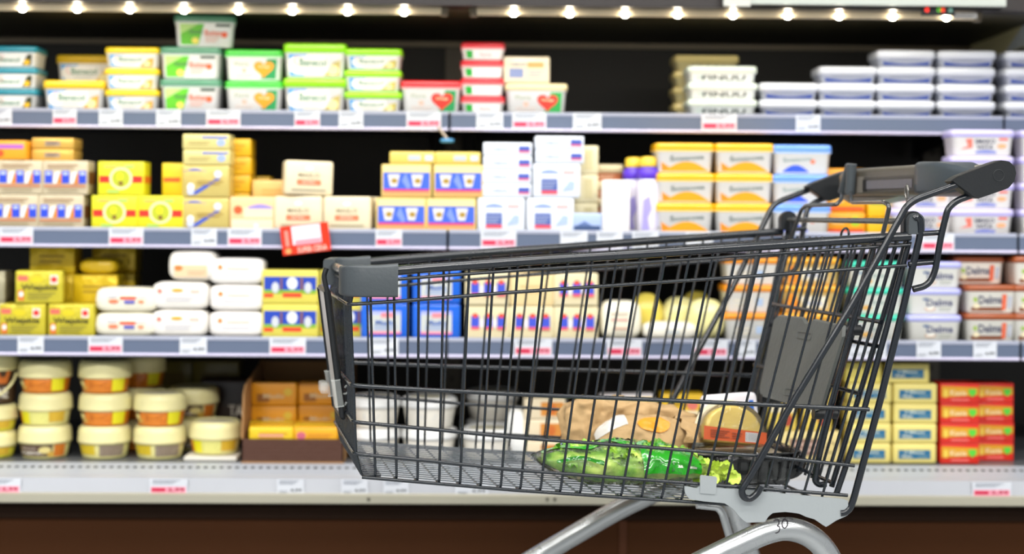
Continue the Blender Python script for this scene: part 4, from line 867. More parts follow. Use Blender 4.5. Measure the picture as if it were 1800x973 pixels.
# child seat flap
def flat_on_gate(x, y, off): 
    g = lambda u, w, z: (u - gate(0, 0, off).x) * (gate(0, 1, off).z - gate(0, 0, off).z) - (z - gate(0, 0, off).z) * (gate(0, 1, off).x - gate(0, 0, off).x)
    return hit(x, y, g)
flp = mat('565956', .5, 0, .08, 120)
FQ = [flat_on_gate(x, y, .045) for x, y in ((1373, 553), (1415, 557), (1420, 566), (1428, 567), (1434, 560), (1487, 572), (1486, 590), (1448, 716), (1440, 720), (1342, 693), (1341, 680), (1366, 560))]
th = Vector((-.006, 0, -.002)); n = len(FQ)
mb = MB(); mb.add(FQ + [p + th for p in FQ], [tuple(range(n)), tuple(range(n, 2 * n))[::-1]] + [(i, i + n, (i + 1) % n + n, (i + 1) % n) for i in range(n)], flp)
for (x, y) in ((1415, 590), (1393, 690)):
    a = flat_on_gate(x - 12, y - 8, .052); b = flat_on_gate(x + 12, y - 4, .052); c = flat_on_gate(x + 9, y + 7, .052); d = flat_on_gate(x - 15, y + 3, .052)
    mb.tube([a, b, c, d, a], .0006, mat('5c5f5d', .5), 5)
mb.build('child_seat_flap', cart)
for x, y in ((1450, 727), (1492, 580), (1356, 700)):
    p = flat_on_gate(x, y, .03); mb = MB(); mb.tube([p + Vector((-.02, 0, 0)), p + Vector((.02, 0, 0))], .0085, plas_d, 8); mb.build('flap_clip', cart)
# --- hinge caps
for sgn in (-1, 1):
    mb = MB(); rr = .0165
    for dy_, m_, r0 in ((0, plas_d, rr), (.012, plas, rr * .8)):
        prof = [(r0 * math.cos(a), r0 * math.sin(a)) for a in [PI * k / 12 for k in range(13)]] + [(-r0, -.02), (r0, -.02)]
        y0 = (abs(capN.y) - .006 + dy_) * sgn; y1 = y0 + sgn * .012
        if sgn > 0: y0, y1 = y1, y0
        mb.prism(prof, y0, y1, m_, lambda a, b, t: (uG + a, t, zc_ + b))
    mb.build('hinge_cap', cart)
# --- handle: grip tube, end caps, coin lock housing
wE = .316
EC = [(1672, 318), (1686, 309), (1746, 286), (1762, 281), (1776, 283), (1785, 292), (1788, 304), (1784, 319), (1774, 331), (1722, 349), (1712, 347)]
EP = [hit(x, y, gW(-wE)) for x, y in chaikin(EC)]; HC = hit(1765, 303, gW(-wE))
for sgn in (-1, 1):
    mb = MB(); n = len(EP); c = sum(EP, Vector()) / n
    rings = []
    for off, s in ((.0, .965), (.004, 1), (.026, 1), (.029, .96)):
        rings.append([Vector((c.x + (p.x - c.x) * s, sgn * (wE - off), c.z + (p.z - c.z) * s)) for p in (EP if sgn < 0 else EP[::-1])])
    mb.loft(rings, plas_d, True, False)
    if sgn < 0:
        cc = hit(1755, 308, gW(-wE)); 
        ringp = [Vector((cc.x + .009 * math.cos(PI * k / 10), -wE - .0004, cc.z + .009 * math.sin(PI * k / 10))) for k in range(21)]; mb.tube(ringp, .0005, mat('2a2d30', .4), 4)
    mb.build('handle_end_cap', cart)
mb = MB(); mb.tube([Vector((HC.x, -wE + .02, HC.z)), Vector((HC.x, wE - .02, HC.z))], .0145, mat('8a8578', .35, .3), 16); mb.build('handle_grip', cart)
# housing loft along w: (w, u0, u1, z0, z1)
def sec(w_, u0, u1, zl, zh, r=.008, n=4):
    pts = rrect(u1 - u0, zh - zl, r, 0, n, (u0 + u1) / 2, (zl + zh) / 2); return [Vector((a, w_, b)) for a, b, _ in pts]
hx, hz = HC.x, HC.z
0 and print('HANDLE', hx, hz, 'cap', capN, 'flap', [tuple(round(v, 3) for v in p) for p in FQ])
bodym = mat('57534a', .34, .15)
def zpx(x, y, w_): return hit(x, y, gW(w_))
topn, botn = zpx(1650, 277, -.08).z, hz - .022
uF = zpx(1632, 300, -.08).x
0 and print('HOUS', topn, uF, zpx(1515, 300, .2), zpx(1515, 283, .2), zpx(1515, 344, .2))
UL = hx - .052
mb = MB()
mb.loft([sec(w_, UL, hx + .022, hz - .034, hz + .018, .009) for w_ in (-.135, -.03, .08, .2)] + [sec(.232, UL + .006, hx + .016, hz - .028, hz + .013, .009)], bodym)
# slot recess and inner panel on the basket-facing side
def facebox(w0, w1, za, zb, dep, m): mb.box(UL - dep, UL + .002, w0, w1, hz + za, hz + zb, m)
facebox(-.115, .15, -.024, -.002, .0008, mat('3b3833', .45)); facebox(.105, .15, -.027, .002, .0014, mat('77726a', .4)); facebox(.09, .105, -.024, -.004, .002, mat('0a0a0a', .6)); facebox(-.1, .088, -.021, -.006, .0022, mat('5e5c62', .4)); facebox(-.11, .1, .0, .003, .0012, mat('56524a', .4))
for w_ in (.172, .184): mb.box(UL - .001, UL, w_ - .0006, w_ + .0006, hz - .006, hz + .016, mat('3a3732', .5))
for w_ in (.17, .186): mb.tube([Vector((UL - .0018, w_, hz - .008)), Vector((UL + .001, w_, hz - .008))], .0052, mat('080808', .6), 10)
mb.build('coin_lock', cart)
mb = MB(); mb.loft([sec(w_, UL - .006 + q, hx + .026 - q, hz - .036 + e, hz + .022 - q * .6, .01) for w_, q, e in ((-.286, .036, .026), (-.262, .03, .018), (-.225, .013, .006), (-.18, .002, .001), (-.135, .0, .0), (-.118, .0, .0), (-.112, .003, .003))], plas_l)
mb.build('lock_cover', cart)
mb = MB(); mb.loft([sec(w_, UL + .01, hx + .01, hz - .034 - e, hz - .03, .004) for w_, e in ((-.02, .001), (.03, .006), (.12, .012), (.2, .012), (.23, .004))], mat('7a7468', .35, .2)); mb.build('lock_base', cart)
# clamp hub at the far end of the lock
pH = [(1495, 286), (1503, 290), (1503, 305), (1499, 340), (1478, 342), (1478, 330), (1487, 305), (1490, 290)]
mb = MB(); 
for (xa, ya, xb, yb, r_) in ((1497, 292, 1494, 340, .0092), (1493, 294, 1481, 337, .0085)):
    a = hit(xa, ya, gU(UL - .012)); b = hit(xb, yb, gU(UL - .012)); d_ = (b - a).normalized()
    mb.tube([a - d_ * .004, a, a + d_ * .012, b - d_ * .01, b, b + d_ * .0015], r_, plas, 12)
mb.build('wire_clamp', cart)
# wire loops carrying the lock
uW = uG - .012
WL = [(1480, 338), (1479, 350), (1471, 359), (1417, 361), (1409, 367), (1392, 416)]
WR = [(1495, 338), (1498, 356), (1555, 355), (1564, 362), (1551, 414)]
for P in (WL, WR):
    mb = MB(); pts = [hit(x, y, gU(UL - .012 + (uW - UL + .012) * min(1, i / 2))) for i, (x, y) in enumerate(P)]; mb.tube(pts, .0038, mat('3d3f40', .22, .3, coat=.5), 9, .012); mb.build('lock_bracket_wire', cart)
mb = MB(); mb.tube([hit(x, y, gU(uW)) for x, y in ((1478, 418), (1479, 408), (1484, 401), (1489, 401), (1492, 407), (1492, 414))], .0022, coatm, 7, .006); mb.build('wire_loop', cart)
mb = MB(); cc = hit(1594, 337, gW(-.1)); mb.tube([Vector((cc.x, cc.y + .006 * math.sin(2 * PI * k / 16), cc.z + .0115 * math.cos(2 * PI * k / 16))) for k in range(17)], .002, mat('8c8a86', .2, .8), 7)
mb.tube([cc + Vector((0, 0, -.012)), cc + Vector((0, -.002, -.045))], .0016, mat('8c8a86', .2, .8), 6); mb.build('chain_link', cart)
# --- chassis: side plates, arched tubes, castors
wp = .222
PL = [(1203, 853), (1225, 858), (1232, 852), (1262, 857), (1300, 860), (1480, 876), (1491, 879), (1491, 905), (1470, 914), (1452, 926), (1432, 912), (1417, 908), (1405, 902), (1380, 899), (1358, 901), (1350, 908), (1345, 917), (1312, 918), (1300, 908), (1288, 893), (1274, 884), (1240, 881), (1212, 877), (1204, 866)]
gP = gN(.006)

for sgn in (-1, 1):
    a = [hit(x, y, gP) for x, y in chaikin(PL)]; tk = Vector((0, .003, 0)); b = [p + tk for p in a]
    if sgn > 0: a = mir(a)[::-1]; b = mir(b)[::-1]
    n = len(a); mb = MB(); mb.add(a + b, [tuple(range(n)), tuple(range(n, 2 * n))[::-1]] + [(i, i + n, (i + 1) % n + n, (i + 1) % n) for i in range(n)], galv)
    tb = [hit(x, y, gP) for x, y in ((1230, 836), (1233, 834), (1258, 837), (1260, 840), (1257, 868), (1230, 866))]; tb2 = [p + Vector((0, -.002, 0)) for p in tb]
    if sgn > 0: tb = mir(tb)[::-1]; tb2 = mir(tb2)[::-1]
    n = len(tb); mb.add(tb + tb2, [tuple(range(n)), tuple(range(n, 2 * n))[::-1]] + [(i, i + n, (i + 1) % n + n, (i + 1) % n) for i in range(n)], galv)
    mb.build('chassis_plate', cart)
AR = [(1030, 1107), (1221, 993), (1290, 960), (1345, 935), (1380, 927), (1415, 935), (1443, 955), (1462, 985), (1486, 1060)]
tube_t = [hit(x, y, gW(-.236)) for x, y in AR]
a0 = tube_t[0]; dirf = (tube_t[0] - tube_t[1]).normalized()
tf = [Vector((a0.x + dirf.x * s, a0.y + q, a0.z + dirf.z * s)) for s, q in ((.62, .07), (.3, .03))]
zl = .19; tf[0].z = max(tf[0].z, zl)
e0 = tube_t[-1]; dl_ = (tube_t[-1] - tube_t[-2]).normalized()
te = [e0 + dl_ * ((e0.z - .2) / -dl_.z)]
full = tf + tube_t + te
CH = full
for sgn in (-1, 1):
    P = full if sgn < 0 else mir(full); mb = MB(); mb.tube(P, .0185, alum, 18, .05); mb.build('chassis_tube', cart)
    # castors
    for e_ in (P[0], P[-1]):
        zt2 = e_.z
        k = empty('castor', (e_.x, e_.y, 0)); k.parent = cart
        mb = MB(); mb.lathe([(.016, .155), (.018, .15), (.018, zt2 - .0)], galv, 14)
        for s in (-1, 1): mb.prism([(-.018, .155), (.02, .155), (.01, .055), (-.01, .055)], s * .02 - .0015, s * .02 + .0015, galv, lambda a, b, t: (a, t, b))
        mb.box(-.018, .02, -.021, .021, .15, .156, galv); mb.build('fork', k)
        mb = MB(); s0 = len(mb.v); mb.lathe([(.012, -.014), (.055, -.014), (.0625, -.009), (.0625, .009), (.055, .014), (.012, .014)], mat('3a3c3e', .6), 26); mb.xf(Matrix.Translation((0, 0, .0625)) @ Matrix.Rotation(PI / 2, 4, 'X')); mb.build('wheel', k)
# thin brace under the basket
mb = MB(); P = [hit(x, y, gW(-.10)) for x, y in ((1225, 886), (1262, 890), (1270, 900), (1283, 945))]; mb.tube(P, .0072, alum, 10, .02); mb.build('brace', cart)
# hand-written 30 on the tube
q30 = [[(1364, 917), (1369, 915), (1373, 916), (1371, 921), (1367, 924), (1371, 925), (1371, 930), (1368, 935), (1363, 936)], [(1380, 915), (1376, 920), (1376, 926), (1380, 928), (1385, 923), (1387, 916), (1383, 913), (1380, 915)]]
tube_off = .0187
mb = MB()
for st in q30:
    pts = []
    for x, y in st:
        best = hit(x, y, gW(-.2545))
        # project on tube surface: centre line z at this u
        cl = min(((CH[i].lerp(CH[i + 1], t / 20)) for i in range(len(CH) - 1) for t in range(21)), key=lambda c: (c.x - best.x) ** 2 + (c.z - best.z) ** 2)
        dd = Vector((best.x - cl.x, 0, best.z - cl.z)); r_ = min(dd.length, .0175); yy = -.236 - math.sqrt(max(.0187 ** 2 - r_ ** 2, 0))
        pts.append(Vector((best.x, yy, best.z)))
    mb.tube(pts, .0009, mat('1c1620', .5), 5, .002)
mb.build('number_marking', cart)
# ================================================================== GOODS IN THE CART
def floor_z(u): return fz(u) + .0065
def world_of(u, w, z): return Vector((CX + u * cs - w * sn, CY + u * sn + w * cs, z))
def put_cart(o, u, w, z, rot=0.0, tilt=(0, 0)):
    o.location = world_of(u, w, z); o.rotation_euler = (math.radians(tilt[0]), math.radians(tilt[1]), CYAW + math.radians(rot)); return o
def nz(x, y, z, s, sd=0): return noise.noise(Vector((x * s + sd, y * s, z * s + sd * 2)))
def ridge(x, y, z, s, sd=0): return 1 - (abs(nz(x, y, z, s, sd)) ** .75) * 1.7
def grid_solid(f, nu, nv, m, mb, smooth=True):
    """closed surface from f(i/nu, j/nv): rings around u"""
    return mb.loft([[f(i / nu, j / nv) for j in range(nv)] for i in range(nu + 1)], m, True, smooth)
def sg(v, q): return math.copysign(abs(v) ** (2 / q), v)
kraft = mat('b8986a', .75, 0, 1.0, 18, bdist=.03); kraft2 = mat('a78656', .75, 0, 1.0, 18, bdist=.03)
def onfloor(px, py):
    g = lambda u, w, z: z - EYE + .405; p = hit(px, py, g); return p
def ux(px, w, py=820): return hit(px, py, gW(w)).x
# --- kraft paper bag lying behind
def crumple(x, y, z, s, amp, sd): return amp * (ridge(x, y, z, s, sd) - .55 + .5 * ridge(x, y, z, s * 2.3, sd + 3) - .3)
def softbox(mb, L_, D_, H_, m, sd, amp=.006, s=22, p=7, nu=44, nv=40, hfun=None):
    def f(a, b):
        th = 2 * PI * b; x = (a - .5) * L_; e = 1 - abs(2 * a - 1) ** 9 * .5 if 0 < a < 1 else .45
        y = sg(math.cos(th), p) * D_ / 2 * e; z = sg(math.sin(th), p) * H_ / 2 * e + H_ / 2
        hh = hfun(a) if hfun else 1; z *= hh
        c = crumple(x, y, z, s, amp, sd) + crumple(x, y, z, s * 3, amp * .35, sd + 7); nrm = Vector((0, y, z - H_ / 2)).normalized() if (abs(y) + abs(z)) > 0 else Vector((0, 0, 1))
        q = Vector((x, y, z)) + nrm * c + Vector((c * .6 * (2 * a - 1), 0, 0)); q.z = max(q.z, .0); return q
    return grid_solid(f, nu, nv, m, mb)
p = Vector((ux(1106, .148), 0, 0))
mb = MB(); softbox(mb, .25, .10, .112, kraft, 2, .012, 15, hfun=lambda a: 1.02 - .42 * max(0, a - .35) ** 1.3)
o = mb.build('paper_bag'); put_cart(o, p.x, .148, floor_z(p.x), 0); tag(o, 'creased brown kraft paper bag lying at the back of the cart basket', 'paper bag')
# --- bread loaf in paper wrapper with window and orange sticker
r = empty('wrapped_bread', world_of(ux(1128, .036), .036, floor_z(.45)), CYAW); tag(r, 'round bread loaf in brown paper wrapper with orange oval sticker', 'bread')
BL, BD, BH = .172, .11, .088
def bf(a, b, k=1.0, sd=5, amp=.0065):
    th = 2 * PI * b; ph = PI * (a - .5); x = sg(math.sin(ph), 2.4) * BL / 2 * k
    c0 = abs(math.cos(ph)) ** .75; y = sg(math.cos(th), 2.3) * BD / 2 * c0 * k; z = sg(math.sin(th), 2.3) * BH / 2 * c0 * k + BH / 2
    c = crumple(x, y, z, 24, amp, sd); q = Vector((x, y, z)) + Vector((0, y, z - BH / 2)) * (c / .05); q.z = max(q.z, 0.0); return q
mb = MB(); grid_solid(bf, 40, 44, kraft, mb); mb.build('paper_wrapper', r)
def patch(mb, m, a0, a1, b0, b1, off, nu=14, nv=10, fn=bf, shape=None):
    vs = []; fs = []
    for i in range(nu + 1):
        for j in range(nv + 1):
            a, b = a0 + (a1 - a0) * i / nu, b0 + (b1 - b0) * j / nv
            if shape: a, b = shape(i / nu, j / nv)
            q = fn(a, 1 - b); c = Vector((q.x * .2, 0, BH / 2)); n_ = (q - c).normalized(); vs.append(q + n_ * off)
    for i in range(nu):
        for j in range(nv): fs.append((i * (nv + 1) + j, i * (nv + 1) + j + 1, (i + 1) * (nv + 1) + j + 1, (i + 1) * (nv + 1) + j))
    mb.add(vs, fs, m, True)
mb = MB(); patch(mb, mat('d8d4cc', .3, coat=.6), .06, .40, .53, .72, .0012, shape=lambda s, t: (.06 + .34 * s, (.55 + .10 * s) + (.17 - .05 * s) * t + .0)); mb.build('window_strip', r)
mb = MB(); 
sx0, sb0 = .535, .635
mb2 = []
sb0 = 1 - sb0; vs = [bf(sx0, sb0)]; fs = [(0, 1 + k, 1 + (k + 1) % 24) for k in range(24)]
for q_ in range(1, 6):
    for k in range(24): vs.append(bf(sx0 + .085 * q_ / 5 * math.cos(k * PI / 12), sb0 + .062 * q_ / 5 * math.sin(k * PI / 12)))
    if q_ > 1: fs += [(1 + (q_ - 2) * 24 + k, 1 + (q_ - 1) * 24 + k, 1 + (q_ - 1) * 24 + (k + 1) % 24, 1 + (q_ - 2) * 24 + (k + 1) % 24) for k in range(24)]
vs = [q + (q - Vector((q.x * .2, 0, BH / 2))).normalized() * .002 for q in vs]
mb.add(vs, fs, mat('f09a28', .35), True); mb.build('round_sticker', r)
mb = MB()   # folded paper flap at the right end
def ff(a, b):
    th = PI * (1.05 + .85 * b) ; x = BL / 2 * (.72 + .36 * a) ; rr = (.052 - .004 * a); c = .003 * math.sin(9 * th + a * 4)
    return Vector((x + c, math.cos(th) * (rr + c) * 1.05, max(.001, BH / 2 * .92 - math.sin(th) * (rr * .82 + c))))
vs = [ff(i / 8, j / 24) for i in range(9) for j in range(25)]; fs = [(i * 25 + j, i * 25 + j + 1, (i + 1) * 25 + j + 1, (i + 1) * 25 + j) for i in range(8) for j in range(24)]
mb.add(vs, fs, kraft2, True)
vs2 = [v * 1.0 + Vector((0, 0, .0008)) for v in vs]; mb.add(vs2, fs, kraft, True); mb.build('wrapper_flap', r)
film = None
def film_mat(name, tint='ffffff', rough=.08, a=.035):
    m = bpy.data.materials.new(name); m.use_nodes = True; nt = m.node_tree; N = nt.nodes; L = nt.links
    N.remove(N['Principled BSDF']); out = N['Material Output']
    t = N.new('ShaderNodeBsdfTransparent'); g = N.new('ShaderNodeBsdfGlossy'); d = N.new('ShaderNodeBsdfDiffuse'); mx = N.new('ShaderNodeMixShader'); m2 = N.new('ShaderNodeMixShader'); fr = N.new('ShaderNodeFresnel')
    nz_ = N.new('ShaderNodeTexNoise'); nz_.inputs['Scale'].default_value = 38; nz_.inputs['Detail'].default_value = 4; bp = N.new('ShaderNodeBump'); bp.inputs['Strength'].default_value = .8; bp.inputs['Distance'].default_value = .006
    tc = N.new('ShaderNodeTexCoord'); L.new(tc.outputs['Object'], nz_.inputs['Vector']); L.new(nz_.outputs['Fac'], bp.inputs['Height'])
    g.inputs['Roughness'].default_value = rough; fr.inputs['IOR'].default_value = 1.4; L.new(bp.outputs['Normal'], g.inputs['Normal']); L.new(bp.outputs['Normal'], fr.inputs['Normal'])
    d.inputs['Color'].default_value = (*lin(tint), 1); t.inputs['Color'].default_value = (.96, .97, .96, 1)
    m2.inputs[0].default_value = a; L.new(t.outputs[0], m2.inputs[1]); L.new(d.outputs[0], m2.inputs[2])
    L.new(fr.outputs[0], mx.inputs[0]); L.new(m2.outputs[0], mx.inputs[1]); L.new(g.outputs[0], mx.inputs[2]); L.new(mx.outputs[0], out.inputs[0]); return m
film = film_mat('clear_film'); film2 = film_mat('thin_clear_film', a=.0)
def leaf_mat():
    m = bpy.data.materials.new('lettuce_leaf'); m.use_nodes = True; nt = m.node_tree; N = nt.nodes; L = nt.links; b = N['Principled BSDF']
    tc = N.new('ShaderNodeTexCoord'); nz_ = N.new('ShaderNodeTexNoise'); nz_.inputs['Scale'].default_value = 26; nz_.inputs['Detail'].default_value = 5; L.new(tc.outputs['Object'], nz_.inputs['Vector'])
    cr = N.new('ShaderNodeValToRGB'); e = cr.color_ramp.elements; e[0].position = .36; e[0].color = (*lin('3f7a14'), 1); e[1].position = .64; e[1].color = (*lin('c9e06a'), 1); k = e.new(.5); k.color = (*lin('86b82c'), 1)
    L.new(nz_.outputs['Fac'], cr.inputs[0]); L.new(cr.outputs[0], b.inputs['Base Color']); b.inputs['Roughness'].default_value = .4; b.inputs['Subsurface Weight'].default_value = .0
    bp = N.new('ShaderNodeBump'); bp.inputs['Strength'].default_value = .5; bp.inputs['Distance'].default_value = .004; L.new(nz_.outputs['Fac'], bp.inputs['Height']); L.new(bp.outputs['Normal'], b.inputs['Normal']); return m
leaf = leaf_mat()
# --- bagged lettuce near the camera side
SL, SD, SHH = .300, .15, .066
su = ux(1098, -.115)
r = empty('salad_bag', world_of(su, -.115, floor_z(su) + .001), CYAW + math.radians(-3)); tag(r, 'clear bag of green lettuce with green leaf print, in front of the bread', 'salad bag')
def sf(a, b, k=1.0, sd=9, amp=.007):
    th = 2 * PI * b; x = (a - .5) * SL * (1 if k > .97 else .94)
    pr = max(.0, 1 - abs(2 * a - 1) ** 2.6) ** .75; pr = max(pr, .03)
    y = sg(math.cos(th), 2.2) * SD / 2 * (.35 + .65 * pr) * k if 0 < a < 1 else sg(math.cos(th), 2.2) * SD / 2 * .4
    zc = .012 * (1 - pr) + SHH / 2 * pr + (.03 * max(0, .3 - a) / .3) * (1 - pr * .5)
    z = zc + sg(math.sin(th), 2.2) * SHH / 2 * pr * k
    c = crumple(x, y, z, 30, amp * pr, sd); q = Vector((x, y, z)) + Vector((0, y, z - zc)) * (c / .04); q.z = max(q.z, .0); return q
mb = MB(); rnd = random.Random(3)
mb.loft([[sf(i / 34, j / 32, .84, 21, .008) for j in range(32)] for i in range(1, 34)], leaf)
for n_ in range(46):       # ruffled leaf edges
    a = .1 + .84 * rnd.random(); b = .47 - .27 * rnd.random(); c0 = sf(a, b, .84); rr = .011 + .008 * rnd.random(); tl = rnd.random() * 6.3
    ax = Vector((math.cos(tl), math.sin(tl) * .5, .5 * rnd.random())).normalized(); ay = ax.cross(Vector((0, -.6, .8))).normalized(); an = ax.cross(ay)
    vs = [c0]; K = 30
    for k in range(K):
        q = 2 * PI * k / K; vs.append(c0 + (ax * math.cos(q) + ay * math.sin(q) * .7) * rr * (1 + .12 * math.sin(5 * q)) + an * .004 * math.sin(7 * q + tl))
    vs = [Vector((v.x, v.y, max(v.z, .002))) for v in vs]
    mb.add(vs, [(0, 1 + k, 1 + (k + 1) % K) for k in range(K)], leaf, True)
mb.build('lettuce_leaves', r)
mb = MB()
def spatch(m, shape, nu=20, nv=8, off=.0012):
    vs = []; fs = []
    for i in range(nu + 1):
        for j in range(nv + 1):
            a, b = shape(i / nu, j / nv); q = sf(a, 1 - b, 1.03); vs.append(q + Vector((0, q.y, q.z - SHH / 2)).normalized() * off)
    for i in range(nu):
        for j in range(nv): fs.append((i * (nv + 1) + j, i * (nv + 1) + j + 1, (i + 1) * (nv + 1) + j + 1, (i + 1) * (nv + 1) + j))
    mb.add(vs, fs, m, True)
gp1 = mat('249a1c', .22, coat=.8, bump=.3, bscale=25); gp2 = mat('1c7a14', .22, coat=.8, bump=.3, bscale=25); wp_ = mat('e4ecd8', .3, coat=.5)
spatch(gp1, lambda s, t: (.55 + .33 * s, .47 + (.33 + .03 * math.sin(s * 9)) * t))
spatch(gp1, lambda s, t: (.04 + .5 * s, .70 + .035 * math.sin(s * 11) + .06 * t)); spatch(gp2, lambda s, t: (.10 + .24 * s, .52 + .05 * math.sin(3 * s) + .035 * t)); spatch(gp2, lambda s, t: (.2 + .4 * s, .80 + .07 * t))
spatch(mat('a8dc3c', .3, coat=.5), lambda s, t: (.68 + .09 * s, .68 + .06 * t * (1 - s * .6)), 8, 4, .0018); spatch(wp_, lambda s, t: (.72 + .13 * s, .515 + .02 * t), 10, 3, .0016); spatch(mat('3a5ca8', .3), lambda s, t: (.14 + .07 * s, .765 + .02 * t), 6, 3, .0018)
mb.build('printed_leaves', r)
mb = MB(); mb.loft([[sf(i / 40, j / 40, 1.02) for j in range(40)] for i in range(41)], film); mb.build('clear_film', r)
mb = MB()   # frilly lettuce at the right end
for n_ in range(30):
    c0 = Vector((.12 + .05 * rnd.random(), -.055 + .05 * rnd.random(), .006 + .026 * rnd.random())); rr = .008 + .006 * rnd.random(); tl = rnd.random() * 6.3
    vs = [c0]; K = 32
    for k in range(K): q = 2 * PI * k / K; vs.append(c0 + Vector((math.cos(q) * rr, math.sin(tl) * rr * .6 * math.cos(q + 1) - .003, math.sin(q) * rr * .9 + .0015 * math.sin(7 * q + tl))))
    vs = [Vector((v.x, v.y, max(v.z, .001))) for v in vs]; mb.add(vs, [(0, 1 + k, 1 + (k + 1) % K) for k in range(K)], mat('c6e050', .45), True)
mb.build('frilly_lettuce', r)
# --- black plastic food tray with film
tu = ux(1294, -.012)
r = empty('black_food_tray', world_of(tu, -.012, floor_z(tu) + .0005), CYAW); tag(r, 'deep black plastic food tray wrapped in clear film, right of the salad', 'food tray')
mb = MB(); bl = mat('08090a', .22, coat=.6, bump=.12, bscale=60)
mb.rsolid([(.0, .155, .12, .02), (.004, .16, .125, .022), (.052, .182, .146, .024), (.053, .192, .156, .026), (.056, .192, .156, .026), (.0555, .184, .148, .024), (.04, .18, .144, .022)], bl, 6)
for k in range(9):
    x = -.07 + k * .0175; mb.tube([(x, -.0635 - .0, .006), (x * 1.1, -.0735, .05)], .0022, bl, 6)
mb.build('tray_shell', r)
mb = MB(); mb.brick(.165, .125, .016, .006, mat('d8c8b0', .6, 0, .4, 40), .03); mb.build('tray_contents', r)
def tf_(a, b):
    th = 2 * PI * b; x = (a - .5) * .205 + .004; e = (1 - abs(2 * a - 1) ** 4) ** .4; y = sg(math.cos(th), 4) * .086 * (.5 + .5 * e); z = .034 + sg(math.sin(th), 4) * .030 * max(e, .15)
    c = crumple(x, y, z, 26, .006, 30); return Vector((x + c, y * (1 + c * 6), max(z + c * .8, .0)))
mb = MB(); mb.loft([[tf_(i / 36, j / 36) for j in range(36)] for i in range(37)], film2); mb.build('clear_film', r)
# --- domed pack: yellow half round under a clear shell, orange label, cream board
dp = hit(1282, 790, gW(-.035)); zt_tray = floor_z(tu) + .0005 + .0605
r = empty('domed_pack', world_of(tu - .012, -.012, zt_tray), CYAW + math.radians(4)); tag(r, 'half-round yellow pack with clear dome and orange label, on black tray', 'food pack')
r.rotation_euler = (math.radians(-14), math.radians(6), CYAW)
def halfd(w_, h_, n=24, cut=.0): return [(-w_ / 2, 0)] + [(-w_ / 2 * math.cos(PI * k / n) , cut + h_ * math.sin(PI * k / n) ** .8) for k in range(n + 1)] + [(w_ / 2, 0)]
def dome(mb, w_, h_, y0, y1, m, bev=.006):
    P = halfd(w_, h_, 24, .012); c = (0, h_ * .4)
    def sc(s): return [(c[0] + (a - c[0]) * s, c[1] + (b - c[1]) * s) for a, b in P]
    mb.loft([[Vector((a, y, max(b, 0.0))) for a, b in sc(s)] for y, s in ((y1, .97), (y1 - bev * .5, 1), (y0 + bev, 1), (y0 + bev * .3, .97), (y0, .9))][::-1], m)
mb = MB(); dome(mb, .102, .052, -.022, .012, mat('e6c860', .4, 0, .1, 30)); mb.build('yellow_filling', r)
mb = MB(); P = halfd(.128, .066, 24, .012); 
mb.prism([(a, b) for a, b in P], .014, .0165, mat('e4d8bc', .5), lambda a, b, t: (a + .004, t, b)); mb.build('backing_board', r)
mb = MB(); dome(mb, .112, .058, -.027, .0138, film); mb.build('clear_dome', r)
mb = MB(); fm = lambda s, t, o: (s * .112, -.0278 - o, .001 + t * .02)
mb.add([fm(-.5, 0, 0), fm(.5, 0, 0), fm(.5, 1, 0), fm(-.5, 1.15, 0)], [(0, 1, 2, 3)], mat('b84808', .45))
decor(mb, fm, [('rect', .16, .1, .36, .9, 'c8c8c8')] + [('rect', .17 + k * .024, .15, .178 + k * .024, .85, '505050') for k in range(8)] + [('lines', -.4, .2, -.1, .9, 4, '7a3010'), ('lines', -.06, .2, .1, .8, 3, '7a3010')])
mb.build('orange_label', r)
# --- flat white, pink and blue packet behind the dome
pouch('packet', .1, .02, .072, 'e8e4e8', [('poly', [(-.5, .1), (.1, .1), (.2, .7), (-.5, .8)], 'f0c0b8'), ('poly', [(.1, .1), (.5, .1), (.5, .8), (.2, .7)], 'b4b0e0'), ('rect', .4, .0, .5, .9, '2c6cc8'), ('lines', .1, .3, .34, .6, 3, '8878c0')], 'flat_packet', 9, amp=.001)
o = make('packet'); put_cart(o, tu + .012, .052, floor_z(tu) + .068, 0, (-6, -3)); tag(o, 'white, pink and blue flat packet standing behind the domed yellow pack', 'packet')
pouch('packetbase', .1, .07, .066, 'd8c49c', [('lines', -.3, .2, .3, .8, 3, 'b8a078')], 'paper_parcel', 5)
o = make('packetbase'); put_cart(o, tu + .022, .1, floor_z(tu), 0); tag(o, 'small tan parcel under the flat packet at the far basket side', 'parcel')
pouch('greenp', .03, .05, .075, 'd8e4d4', [('rect', -.4, .2, .4, .5, '70b860'), ('rect', -.4, .6, .2, .8, 'e8a0a0')], 'small_pouch', 3)
o = make('greenp'); put_cart(o, ux(1226, .11), .11, floor_z(.5), 0); tag(o, 'small white and green pouch between the bread and the domed pack', 'pouch')
# ================================================================== ROOM AND LIGHT
def tile_mat():
    m = bpy.data.materials.new('floor_tiles'); m.use_nodes = True; nt = m.node_tree; N = nt.nodes; L = nt.links; b = N['Principled BSDF']
    tc = N.new('ShaderNodeTexCoord'); br = N.new('ShaderNodeTexBrick'); br.offset = 0; br.inputs['Scale'].default_value = 1.0
    br.inputs['Brick Width'].default_value = .6; br.inputs['Row Height'].default_value = .6; br.inputs['Mortar Size'].default_value = .004
    br.inputs['Color1'].default_value = (*lin('a9adb0'), 1); br.inputs['Color2'].default_value = (*lin('a3a7aa'), 1); br.inputs['Mortar'].default_value = (*lin('76706a'), 1)
    L.new(tc.outputs['Object'], br.inputs['Vector']); L.new(br.outputs['Color'], b.inputs['Base Color']); b.inputs['Roughness'].default_value = .3
    return m
mb = MB(); mb.box(-6, 6, -5, 4.6, -.05, 0, tile_mat()); structure(mb.build('floor'))
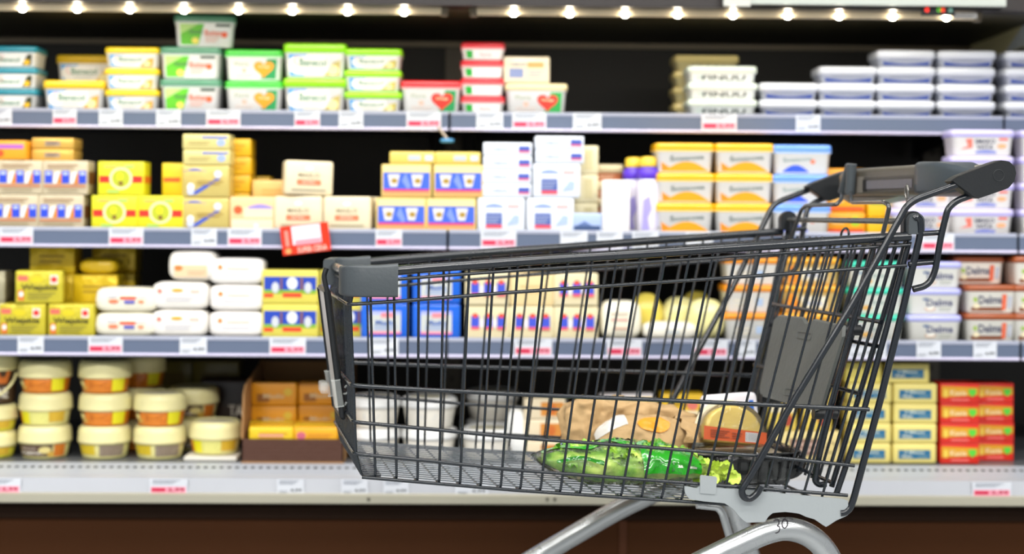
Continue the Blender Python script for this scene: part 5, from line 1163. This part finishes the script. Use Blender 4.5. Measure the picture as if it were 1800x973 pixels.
mb = MB(); mb.box(-6, 6, -5, 4.6, 3.2, 3.25, mat('c9c7c0', .8)); structure(mb.build('ceiling'))
mb = MB(); mb.box(-6, 6, 4.35, 4.6, 0, 3.2, mat('4a342a', .7)); structure(mb.build('wall_back'))
def alight(name, loc, rot, sx, sy, e, col):
    l = bpy.data.lights.new(name, 'AREA'); l.shape = 'RECTANGLE'; l.size = sx; l.size_y = sy; l.energy = e; l.color = col
    o = bpy.data.objects.new(name, l); COL.objects.link(o); o.location = loc; o.rotation_euler = rot; return o
for i, (x, y) in enumerate(((-2.2, 2.3), (0, 2.3), (2.2, 2.3), (-2.2, .6), (0, .6), (2.2, .6), (-2.2, -1.6), (0, -1.6), (2.2, -1.6))):
    alight('ceiling_and_fill_light', (x, y, 3.15), (math.radians((0, 25, 48)[i // 3]), 0, 0), 1.6, .35, KEY * (.7, 1, 2.2)[i // 3], (1, .98, .95))  # last row is added fill, tilted and strengthened to brighten the product fronts
for (r, xa, xb, c) in bars:
    alight('light_bar_glow', ((xa + xb) / 2, c.y - .008, c.z - .024), (math.radians(14), 0, 0), xb - xa, .012, BAR, (1, .93, .78))
w = bpy.data.worlds.new('store'); SC.world = w; w.use_nodes = True
w.node_tree.nodes['Background'].inputs[0].default_value = (.93, .97, 1, 1); w.node_tree.nodes['Background'].inputs[1].default_value = AMB
cam = bpy.data.cameras.new('camera'); co = bpy.data.objects.new('camera', cam); COL.objects.link(co); SC.camera = co
cam.sensor_width = 36; cam.sensor_fit = 'HORIZONTAL'; cam.lens = FPX / 1800 * 36; cam.shift_y = -(486.5 - HOR) / 1800
Mx = Matrix((cR, cU, -cF)).transposed().to_4x4(); Mx.translation = (0, 0, EYE); co.matrix_world = Mx
cam.clip_start = .05
cam.dof.use_dof = True; cam.dof.focus_distance = 2.44; cam.dof.aperture_fstop = FST; cam.dof.aperture_blades = 0
SC.view_settings.view_transform = 'Standard'; SC.view_settings.look = 'None'; SC.view_settings.gamma = 1; SC.view_settings.use_curve_mapping = False
SC.view_settings.exposure = EXPO
SC.cycles.max_bounces = 8; SC.cycles.transparent_max_bounces = 12; SC.cycles.use_denoising = True
